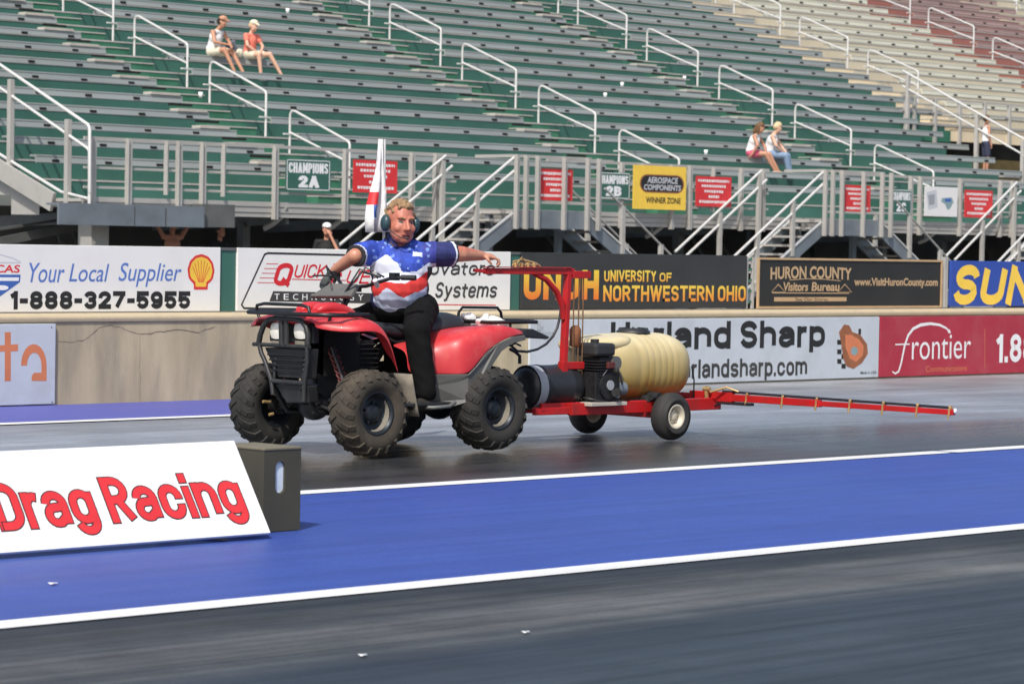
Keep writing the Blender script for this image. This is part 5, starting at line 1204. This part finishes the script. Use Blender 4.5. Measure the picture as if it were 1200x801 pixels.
# spray boom to the near side
BXm = 15.80; zb = .285
tip = gx(1118, 483, BXm); tz = tip.z
mb = MB(); mb.bar((BXm, TY+.25, zb), (BXm, tip.y, tz), .032, .036); mb.bar((BXm, TY-.05, zb+.0), (BXm, TY-.45, zb+.004), .045, .07); mb.bar((BXm, TY-.45, zb-.0), (BXm, TY-1.25, zb), .036, .05); mb.build('spray_boom', 'frame_red', tr, bevel=.003)
mb = MB(); mb.tube([(BXm, TY-.35, zb+.042), (BXm, TY-1.2, zb+.036), (BXm, tip.y+.02, tz+.030)], .009, 8); mb.box((BXm-.03, TY-.62, zb-.05), (BXm+.03, TY-.36, zb-.03)); mb.tube([(BXm-.02, TY-.2, zb-.04), (BXm-.02, TY-.28, zb-.07), (BXm-.02, TY-.36, zb-.04)], .007, 6); mb.build('boom_hose', 'hose_black', tr)
for px in (876, 918, 958, 997, 1036, 1076, 1114):
    y = gx(px, 478, BXm).y; z = zb+(tz-zb)*(TY+.25-y)/(TY+.25-tip.y)
    nz_ = MB(); nz_.box((BXm-.020, y-.006, z-.021), (BXm+.020, y+.006, z+.024)); nz_.cyl((BXm-.024, y, z-.016), (BXm-.024, y, z-.05), .009, .006, n=8); nz_.cyl((BXm, y-.009, z+.032), (BXm, y+.009, z+.032), .013, n=8); nz_.build('nozzle', 'brass', tr)
mb = MB(); mb.ell((BXm, tip.y-.01, tz+.01), (.014, .010, .018)); mb.build('boom_cap', 'ink_white', tr)

# ------------------------------------------------------------------ people
def frame_rot(x, y, z): return Matrix((x, y, z)).transposed()
def hand_prims(w, d, n, sd, k=1., curl=(.35, 1.25, 2.3)):
    """palm + five bent fingers: w wrist, d hand direction, n palm normal, sd thumb side"""
    w, d, n, sd = V(w), V(d).normalized(), V(n).normalized(), V(sd).normalized()
    pr_ = [('e', w+d*.045*k, (.043*k, .024*k, .05*k), frame_rot(sd, n, d))]
    for i, (o, ln) in enumerate(((.031, .92), (.0105, 1.), (-.0105, .95), (-.030, .78))):
        a = w+d*.085*k+sd*o*k; rs_ = (.0100, .0092, .0086, .0078)
        for q in range(3):
            an = curl[q]; dd = d*math.cos(an)+n*math.sin(an); b = a+dd*(.036, .026, .021)[q]*ln*k
            pr_.append(('c', a, b, rs_[q]*k, rs_[q+1]*k)); a = b
    a = w+d*.022*k+sd*.03*k; b = a+(d*.55+sd*.55+n*.5).normalized()*.036*k; c = b+(d*.75-sd*.05+n*.7).normalized()*.032*k
    pr_ += [('c', a, b, .013*k, .011*k), ('c', b, c, .011*k, .009*k)]
    return pr_
def head_prims(c, f, u, k=1., detail=True):
    c, f = V(c), V(f).normalized(); u = V(u); u = (u-f*u.dot(f)).normalized(); x = f.cross(u) * -1; R_ = frame_rot(x, f, u)
    q = lambda a, b, d: c+x*a*k+f*b*k+u*d*k
    e = lambda p, r: ('e', q(*p), tuple(t*k for t in r), R_)
    P = [e((0, -.012, .038), (.077, .098, .092)), e((0, .028, -.028), (.074, .068, .084)), e((0, .040, -.070), (.067, .052, .046))]
    if detail:
        P += [e((0, .068, -.092), (.032, .024, .022)), ('c', q(0, .092, .018), q(0, .116, -.026), .0085*k, .014*k), e((.013, .104, -.03), (.009, .010, .008)), e((-.013, .104, -.03), (.009, .010, .008)),
              ('c', q(-.046, .076, .036), q(-.012, .086, .033), .010*k, .010*k), ('c', q(.046, .076, .036), q(.012, .086, .033), .010*k, .010*k),
              e((.042, .066, -.026), (.027, .022, .026)), e((-.042, .066, -.026), (.027, .022, .026)),
              ('c', q(-.022, .086, -.060), q(.022, .086, -.060), .007*k, .007*k), ('c', q(-.02, .084, -.082), q(.02, .084, -.082), .008*k, .008*k),
              e((.079, -.006, -.006), (.010, .022, .034)), e((-.079, -.006, -.006), (.010, .022, .034))]
    else: P += [('c', q(0, .09, .0), q(0, .105, -.028), .009*k, .014*k), e((.078, -.005, -.006), (.011, .022, .032)), e((-.078, -.005, -.006), (.011, .022, .032))]
    return P, q

# ---- the driver
D0 = V((12.93, 13.98, 0)); RI = V((.70711, -.70711, 0)); TC = V((-.70711, -.70711, 0)); ZU = V((0, 0, 1)); RT_ = frame_rot(RI, TC, ZU)
def DP(r, t, z): return D0 + RI*r + TC*t + ZU*z
drv = thing('person', 'blond driver in red, white and blue shirt and headset astride the quad bike', 'person', tuple(D0))
hc = DP(.0, .075, 1.478); fd = (TC*math.cos(math.radians(28))+RI*math.sin(math.radians(28))-ZU*.06).normalized()
HP, hq = head_prims(hc, fd, (RI*.05+ZU), 1.12)
sR, sL = DP(-.18, .03, 1.283), DP(.192, .0, 1.283)
eR = DP(-.285, .20, 1.262); wR = V((12.665, 14.295, 1.165)); wR = DP(-.425, .03, 1.165)
eL = DP(.40, -.13, 1.285); wL = DP(.535, -.27, 1.275)
gripR = V((12.63, YC+.31, 1.135))
hipL, hipR = V((13.03, YC-.11, .92)), V((13.03, YC+.11, .92))
knL = gy(488, 388, 13.60); anL = gy(499, 458, 13.53); knR = V((knL.x, 2*YC-knL.y, knL.z)); anR = V((anL.x, 2*YC-anL.y, anL.z))
toeL = anL+V((-.13, -.02, -.085)); toeR = anR+V((-.13, .02, -.085))
torso = [('e', DP(0, -.02, .955), (.165, .14, .13), RT_), ('e', DP(0, .02, 1.06), (.158, .150, .15), RT_), ('e', DP(.005, .01, 1.21), (.180, .130, .15), RT_), ('c', sR, sL, .068, .068), ('c', DP(0, .0, 1.28), DP(0, .045, 1.41), .080, .070)]
armR = [('c', sR, eR, .060, .050), ('c', eR, wR, .049, .033)]
armL = [('c', sL, eL, .060, .054), ('c', eL, wL, .053, .032)]
hdR = hand_prims(wR, (gripR-wR)+V((-.03, 0, .0)), (0, 0, -1), V((0, -1, 0)) , 1.0)
hdL = hand_prims(wL, (RI*.9-TC*.35-ZU*.12), -ZU-RI*.1, TC, 1.02)
legs = [('c', hipL, knL, .09, .066), ('c', knL, anL, .058, .042), ('c', hipR, knR, .09, .066), ('c', knR, anR, .058, .042), ('c', anL, anL+V((-.03, 0, -.05)), .036, .03), ('c', anR, anR+V((-.03, 0, -.05)), .036, .03)]
eyes = [hq(.033, .083, .008), hq(-.033, .083, .008)]; mouth = hq(0, .09, -.071)
x_ = (hq(1, 0, 0)-hq(0, 0, 0)).normalized(); u_ = (hq(0, 0, 1)-hq(0, 0, 0)).normalized(); f_ = (hq(0, 1, 0)-hq(0, 0, 0)).normalized()
def face_slots(c):
    if c.z < 1.30: return 0
    d = c-hc; a, b, z = d.dot(x_)/1.12, d.dot(f_)/1.12, d.dot(u_)/1.12
    if b > .05:
        for sx in (-1, 1):
            if ((a-sx*.033)/.013)**2+((z-.010)/.007)**2 < 1: return 2
            if ((a-sx*.032)/.022)**2+((z-.031)/.006)**2 < 1: return 4
        if (a/.026)**2+((z+.071)/.0085)**2 < 1: return 3
        if (a/.028)**2+((z+.071)/.018)**2 < 1 and b > .07: return 1
    return 0 if b < .0 else 5
blob('body', torso+armR+armL+hdR+hdL+legs+HP, ['skin', 'lips', 'eye_dark', 'mouth_dark', 'hair_blond', 'skin_flush'], drv, voxel=.0065, smooth=3, slots=face_slots)
# shirt
sh = [('e', DP(0, -.015, .985), (.190, .168, .125), RT_), ('e', DP(0, .026, 1.06), (.190, .182, .16), RT_), ('e', DP(.005, .014, 1.19), (.205, .155, .165), RT_), ('c', sR, sL, .078, .078),
      ('f', sR, sR.lerp(eR, .98), .080, .076), ('f', sL, sL.lerp(eL, .74), .080, .082), ('c', DP(-.07, .0, 1.315), DP(.07, .0, 1.315), .072, .072), ('c', DP(0, -.005, 1.33), DP(0, .02, 1.375), .085, .074)]
rs2 = random.Random(5)
def interp(x, pts):
    for (a, b), (c, d) in zip(pts, pts[1:]):
        if x <= c: s_ = max(0, (x-a)/(c-a)); s_ = s_*s_*(3-2*s_); return b+(d-b)*s_
    return pts[-1][1]
B1 = [(-.2, 1.20), (-.15, 1.235), (-.085, 1.272), (-.02, 1.225), (.03, 1.160), (.1, 1.165), (.2, 1.225)]
B2 = [(-.2, 1.105), (-.14, 1.102), (.03, 1.086), (.10, 1.115), (.2, 1.175)]
B3 = [(-.2, .985), (-.14, 1.005), (-.08, 1.055), (.03, 1.0), (.12, 1.03), (.2, 1.08)]
stars = [(rs2.uniform(-.17, .2), rs2.uniform(1.16, 1.36), rs2.uniform(.006, .012)) for _ in range(26)]
def shirt_slots(c):
    d = c-D0; r, t, z = d.dot(RI), d.dot(TC), d.z
    a = (c-sR).dot((eR-sR).normalized())/(eR-sR).length; b = (c-sL).dot((eL-sL).normalized())/(eL-sL).length
    if r < -.16 and a > .80: return 4 if a > .9 else 1
    if r > .2 and b > .62: return 4 if b > .68 else 1
    if z > 1.37 and r*r < .02: return 4
    if r > .235: return 3  # far right sleeve coloured navy as painted shadow side
    if r > .085 and r < .145 and 1.262 < z < 1.292 and t > 0: return 1
    if r < -.128 and z < 1.255 and a < .2: return 3
    if r > .178 and z < 1.2: return 4
    if z > interp(r, B1):
        for q, w, e in stars:
            if (r-q)**2+(z-w)**2 < e*e and t > .02: return 5
        return 0 if r < .15 else 6
    if z > interp(r, B2): return 1
    if z > interp(r, B3): return 2
    return 7
mat('shirt_blue', (.023, .058, .37), .75, var=.5, scale=14, bump=.4, bscale=40); mat('shirt_white', (.60, .64, .74), .75, var=.05, scale=12); mat('shirt_red', (.60, .035, .03), .75, var=.12, scale=12)
mat('shirt_navy_and_shade', (.022, .028, .12), .75, var=.3, scale=14); mat('shirt_trim', (.015, .015, .02), .75, var=.1); mat('shirt_pale', (.16, .26, .62), .75, var=.2, scale=20); mat('shirt_violet', (.035, .045, .27), .75, var=.3, scale=14); mat('shirt_ice', (.55, .63, .80), .75, var=.1, scale=12)
blob('shirt', sh, ['shirt_blue', 'shirt_white', 'shirt_red', 'shirt_navy_and_shade', 'shirt_trim', 'shirt_pale', 'shirt_violet', 'shirt_ice'], drv, voxel=.0065, smooth=5, slots=shirt_slots, folds=(.011, 7., 4.5))
tz_ = [('e', DP(0, -.03, .93), (.178, .155, .11), RT_), ('e', V((13.05, YC, .90)), (.16, .17, .10))]
for h, k_, a in ((hipL, knL, anL), (hipR, knR, anR)):
    tz_ += [('c', h, k_, .108, .082), ('c', k_, a, .080, .070)]
blob('trousers', tz_, 'trousers_black', drv, voxel=.01, smooth=4, folds=(.013, 8., 6.))
for a, to in ((anL, toeL), (anR, toeR)):
    blob('boot', [('c', a+V((.01, 0, -.01)), a+V((.0, 0, -.08)), .055, .05), ('c', a+V((.03, 0, -.085)), to, .045, .04)], 'boot', drv, voxel=.009, smooth=2)
# glove, belt of hair, headset
blob('glove', [(p[0], p[1], tuple(q*1.16 for q in p[2]), p[3]) if p[0] == 'e' else ('c', p[1], p[2], p[3]*1.22, p[4]*1.22) for p in hdR], 'glove_grey', drv, voxel=.006, smooth=1)
hair = []; rh = random.Random(9)
k = 1.12
for i in range(230):
    a = rh.uniform(0, 2*math.pi); ph = rh.uniform(0, 1.75)
    dx, dy, dz = math.sin(ph)*math.cos(a), math.sin(ph)*math.sin(a), math.cos(ph)
    if dy > .45 and dz < .54: continue
    if dy > .12 and dz < .10: continue
    p = hq(dx*.075, -.012+dy*.095, .036+dz*.090); L_ = rh.uniform(.008, .017)
    hair.append(('c', p, p+(x_*(dx*.6+rh.uniform(-.25, .25))+f_*(dy*.6+rh.uniform(-.1, .6))+u_*(dz*.7+.15)).normalized()*L_*k, .013*k, .008*k))
blob('hair', hair, 'hair_blond', drv, voxel=.0055, smooth=4)
hs_ = blob('headset', [('e', hq(-.094, -.002, -.004), (.030*k, .040*k, .050*k), frame_rot(x_, f_, u_)), ('e', hq(.094, -.002, -.004), (.030*k, .040*k, .050*k), frame_rot(x_, f_, u_))] +
     [('c', hq(.098*math.cos(t), -.075*math.sin(t)-.01, -.02-.01*math.sin(t)), hq(.098*math.cos(t+.3), -.10*math.sin(t+.3)-.01, -.02-.01*math.sin(t+.3)), .008, .008) for t in [i*.3 for i in range(10)]], 'headset_teal', drv, voxel=.006, smooth=1)
mb = MB(); mb.tube([hq(-.09, .03, -.03), hq(-.075, .09, -.06), hq(-.045, .118, -.078), hq(-.015, .125, -.08)], .0035, 6); mb.ell(hq(-.008, .122, -.08), (.012, .012, .010)); mb.build('microphone', 'black_plastic', hs_)
blob('collar', [('c', DP(-.075, .065, 1.395), DP(-.02, .13, 1.33), .014, .011), ('c', DP(.075, .055, 1.395), DP(.045, .125, 1.335), .014, .011)] + [('c', DP(.078*math.cos(t), -.02-.07*math.sin(t), 1.40), DP(.078*math.cos(t+.35), -.02-.07*math.sin(t+.35), 1.40), .014, .014) for t in [i*.35-.5 for i in range(11)]], 'shirt_navy_and_shade', drv, voxel=.007, smooth=1)

# ---- spectators (built at the origin facing -Y, then placed)
def spectator(label, group, loc, rot, pose, scale=1., skin='skin_pale', top=None, shorts=None, hair='hair_brown', long_hair=False, cap=None, shoes='cloth_white', sleeve=0.0, legs_cover=.55, vox=.016):
    t = thing('person', label, 'person', (0, 0, 0), group)
    g = {a: V(b) for a, b in pose.items()}
    hcn = g['head']; HPp, q = head_prims(hcn, g.get('face', V((0, -1, -.1))), (0, 0, 1), 1., False)
    tor = [('e', g['pel'], (.155, .115, .11)), ('c', g['pel'], g['chest'], .115, .125), ('e', g['chest'], (.165, .105, .15)), ('c', g['sr'], g['sl'], .055, .055), ('c', g['chest']+V((0, .02, .1)), hcn+V((0, .02, -.08)), .055, .05)]
    arms = []
    for s_ in 'rl':
        arms += [('c', g['s'+s_], g['e'+s_], .046, .038), ('c', g['e'+s_], g['w'+s_], .036, .026)]
        d = (g['w'+s_]-g['e'+s_]).normalized(); arms += hand_prims(g['w'+s_], d, V((0, 0, -1)) if abs(d.z) < .8 else V((0, 1, 0)), V((-1 if s_ == 'r' else 1, 0, 0)) if abs(d.x) < .8 else V((0, -1, 0)), 1.0)
    lg = []
    for s_ in 'rl': lg += [('c', g['h'+s_], g['k'+s_], .085, .058), ('c', g['k'+s_], g['a'+s_], .055, .036), ('c', g['a'+s_]+V((0, .02, -.03)), g['a'+s_]+V((0, -.13, -.05)), .036, .03)]
    blob('body', tor+arms+lg+HPp, skin, t, voxel=vox*.8, smooth=2)
    if top:
        tp = [('e', g['pel']+V((0, 0, .06)), (.165, .128, .10)), ('c', g['pel']+V((0, 0, .05)), g['chest'], .132, .14), ('e', g['chest'], (.178, .12, .155)), ('c', g['sr']*.8+g['sl']*.2, g['sl']*.8+g['sr']*.2, .062, .062)]
        if sleeve:
            for s_ in 'rl': tp.append(('c', g['s'+s_], g['s'+s_].lerp(g['e'+s_], sleeve), .064, .058))
        blob('shirt', tp, top, t, voxel=vox, smooth=2)
    if shorts:
        so = [('e', g['pel'], (.168, .13, .10))]
        for s_ in 'rl':
            if legs_cover <= 1: so.append(('c', g['h'+s_], g['h'+s_].lerp(g['k'+s_], legs_cover), .105, .092))
            else: so += [('c', g['h'+s_], g['k'+s_], .105, .078), ('c', g['k'+s_], g['k'+s_].lerp(g['a'+s_], legs_cover-1), .076, .062)]
        blob('shorts' if legs_cover <= 1 else 'trousers', so, shorts, t, voxel=vox, smooth=2)
    hp = [('e', q(0, -.022, .05), (.086, .100, .088))]
    if long_hair: hp += [('c', q(0, -.07, .02), q(0, -.10, -.16), .075, .05), ('c', q(.06, -.03, 0), q(.075, -.02, -.17), .035, .022), ('c', q(-.06, -.03, 0), q(-.075, -.02, -.17), .035, .022)]
    else: hp += [('e', q(0, -.05, .0), (.082, .075, .075))]
    blob('hair', hp, hair, t, voxel=vox*.9, smooth=1)
    if cap:
        blob('cap', [('e', q(0, -.01, .075), (.092, .108, .07)), ('c', q(-.04, .10, .065), q(.04, .10, .065), .02, .02), ('c', q(-.03, .15, .055), q(.03, .15, .055), .012, .012), ('c', q(0, .08, .065), q(0, .15, .055), .03, .02)], cap, t, voxel=vox*.8, smooth=1)
    for s_ in 'rl': blob('shoe', [('c', g['a'+s_]+V((0, .03, -.045)), g['a'+s_]+V((0, -.15, -.06)), .045, .036)], shoes, t, voxel=vox, smooth=1)
    t.location = loc; t.rotation_euler = (0, 0, rot); t.scale = (scale,)*3
    return t
def sit(kr=(-.14, -.42, .09), kl=(.14, -.42, .09), ar=(-.15, -.55, -.33), al=(.15, -.55, -.33), lean=-.08, wr=(-.10, -.36, .2), wl_=(.10, -.36, .2), face=(0, -1, -.25), head=(0, 0, 0)):
    return dict(pel=(0, 0, .10), chest=(0, lean*.6, .40), sr=(-.17, lean, .50), sl=(.17, lean, .50), head=(0+head[0], lean*1.5-.03, .72), er=(-.24, lean-.12, .28), el=(.24, lean-.12, .28), wr=wr, wl=wl_,
                hr=(-.09, -.03, .085), hl=(.09, -.03, .085), kr=kr, kl=kl, ar=ar, al=al, face=face)
def stand(wr, wl_, er, el, face=(0, -1, 0)):
    return dict(pel=(0, 0, .92), chest=(0, 0, 1.22), sr=(-.18, 0, 1.36), sl=(.18, 0, 1.36), head=(0, -.02, 1.60), er=er, el=el, wr=wr, wl=wl_, hr=(-.09, 0, .88), hl=(.09, 0, .88), kr=(-.10, -.02, .48), kl=(.10, -.02, .48), ar=(-.10, 0, .09), al=(.11, 0, .09), face=face)
def put(px, py): x, y, z, k = seat_spot(px, py); return V((x, y, z))
GRP = 'spectators sitting on the benches'
spectator('seated man in a white vest and shorts, left one of the upper left pair', GRP, put(248, 68), math.radians(8), sit(kr=(-.10, -.44, .12), kl=(.16, -.42, .10), ar=(.02, -.62, -.33), al=(.24, -.66, -.33), lean=-.16, wr=(-.02, -.42, .24), wl_=(.10, -.44, .22), face=(.45, -1, -.35)), 1.02, 'skin_tan', 'cloth_white', 'cloth_cream', 'hair_dark', cap='skin_tan', legs_cover=.6)
spectator('seated person in a coral top and pale cap, right one of the upper left pair', GRP, put(291, 72), math.radians(5), sit(kr=(-.10, -.40, .08), kl=(.2, -.44, .1), ar=(-.06, -.44, -.40), al=(.40, -.62, -.36), lean=-.06, face=(.1, -1, -.3), wr=(-.08, -.3, .14), wl_=(.06, -.3, .14)), 1.0, 'skin_pale', 'cloth_coral', 'cloth_cream', 'hair_light', cap='cloth_cream', sleeve=.45)
spectator('seated girl with long brown hair and white top, leaning beside the blonde woman', GRP, put(879, 180), math.radians(20), sit(kr=(-.06, -.40, .08), kl=(.14, -.42, .08), ar=(.10, -.60, -.33), al=(.26, -.62, -.33), lean=-.14, face=(.35, -1, -.45), wr=(-.22, -.10, .05), wl_=(.05, -.36, .16)), .98, 'skin_tan', 'cloth_white', 'cloth_pink', 'hair_brown', long_hair=True, legs_cover=.45)
spectator('seated blonde woman in a white sleeveless top and blue jeans', GRP, put(900, 180), math.radians(25), sit(kr=(-.02, -.42, .06), kl=(.2, -.40, .06), ar=(.08, -.48, -.36), al=(.26, -.46, -.36), lean=-.12, face=(.5, -1, -.4), wr=(-.02, -.36, .12), wl_=(.14, -.38, .14)), 1.02, 'skin_pale', 'cloth_white', 'cloth_denim', 'hair_light', legs_cover=1.8)
p = put(270, 66); mb = MB()
bp = blob('backpack', [('e', p+V((0, -.0, .16)), (.17, .12, .17)), ('e', p+V((.06, -.08, .12)), (.12, .07, .1)), ('c', p+V((-.1, .0, .28)), p+V((.08, .02, .34)), .06, .06)], 'pack_grey', voxel=.016, smooth=2, origin=p); tag(bp, 'dark grey bag on the bench between the seated pair', 'bag')
pw = blob('white_bag', [('e', p+V((.12, -.14, .10)), (.09, .08, .1)), ('e', p+V((.05, -.16, .12)), (.05, .05, .06))], 'cloth_cream', voxel=.014, smooth=2, origin=p+V((.1, -.14, 0))); tag(pw, 'small pale bag in front of the dark bag between the seated pair', 'bag')
sp = gx(1152, 205, XR_LOW-.45); kk = 3
spectator('standing boy in a white top and dark shorts by the sloping railing', None, (64.60, 46.6, 3.495), math.radians(60), stand((-.22, -.06, .86), (.22, -.05, .86), (-.25, .02, 1.10), (.25, .02, 1.10)), .92, 'skin_tan', 'cloth_white', 'cloth_navy', 'hair_brown', shoes='cloth_black', legs_cover=.8)
U1 = gy(202, 275, 42.9)
spectator('shirtless person with raised arms in the shade under the walkway', None, (U1.x, 42.9, 0), math.radians(-10), stand((-.13, .0, 1.72), (.14, .02, 1.72), (-.36, -.05, 1.60), (.34, -.03, 1.62)), 1.02, 'skin', None, 'cloth_navy', 'hair_brown')
U2 = gy(258, 270, 43.0); 
spectator('person in black with only the head showing under the walkway', None, (U2.x, 43.0, 0), 0, stand((-.22, -.06, .86), (.22, -.05, .86), (-.25, .02, 1.10), (.25, .02, 1.10)), (U2.z)/1.62, 'skin', 'cloth_black', 'cloth_navy', 'hair_dark', sleeve=.9)
U3 = gy(383, 268, 41.6)
spectator('person in dark shirt and pale cap raising a hand to the face', None, (U3.x, 41.6, 0), math.radians(-35), stand((-.22, -.06, .86), (.05, -.16, 1.50), (-.25, .02, 1.10), (.20, -.22, 1.18)), (U3.z)/1.62, 'skin', 'cloth_black', 'cloth_navy', 'hair_dark', cap='cloth_white', sleeve=.7)

# ------------------------------------------------------------------ camera, sky and sun
cam = bpy.data.cameras.new('camera'); co = bpy.data.objects.new('camera', cam); COL.objects.link(co)
co.matrix_world = Matrix.Translation(CC) @ Matrix((CR, CU, -CF)).transposed().to_4x4()
cam.sensor_width = 36; cam.lens = FPX/1200*36; cam.clip_start = .1; cam.clip_end = 4000
cam.dof.use_dof = True; cam.dof.focus_distance = 18.9; cam.dof.aperture_fstop = 7.1
S.camera = co
EL = math.radians(50); sv = V((-.86, -.51, 0)).normalized()
sv = V((sv.x*math.cos(EL), sv.y*math.cos(EL), math.sin(EL)))
sun = bpy.data.lights.new('sun', 'SUN'); sun.energy = 3.6; sun.angle = math.radians(.53); sun.color = (1., .955, .88)
so = bpy.data.objects.new('sun', sun); COL.objects.link(so); so.rotation_euler = sv.to_track_quat('Z', 'Y').to_euler(); so.location = (0, 0, 50)
wd = bpy.data.worlds.new('World'); S.world = wd; wd.use_nodes = True
sk = wd.node_tree.nodes.new('ShaderNodeTexSky'); sk.sky_type = 'NISHITA'; sk.sun_disc = False; sk.sun_elevation = EL; sk.sun_rotation = math.atan2(sv.x, sv.y)
sk.air_density = 1.0; sk.dust_density = 3.5; sk.altitude = 200
bg = wd.node_tree.nodes['Background']; bg.inputs['Strength'].default_value = .14; wd.node_tree.links.new(sk.outputs[0], bg.inputs['Color'])
S.view_settings.view_transform = 'Standard'; S.view_settings.look = 'None'; S.view_settings.exposure = .12; S.view_settings.gamma = 1
S.render.film_transparent = False
S.cycles.max_bounces = 6; S.cycles.use_denoising = True
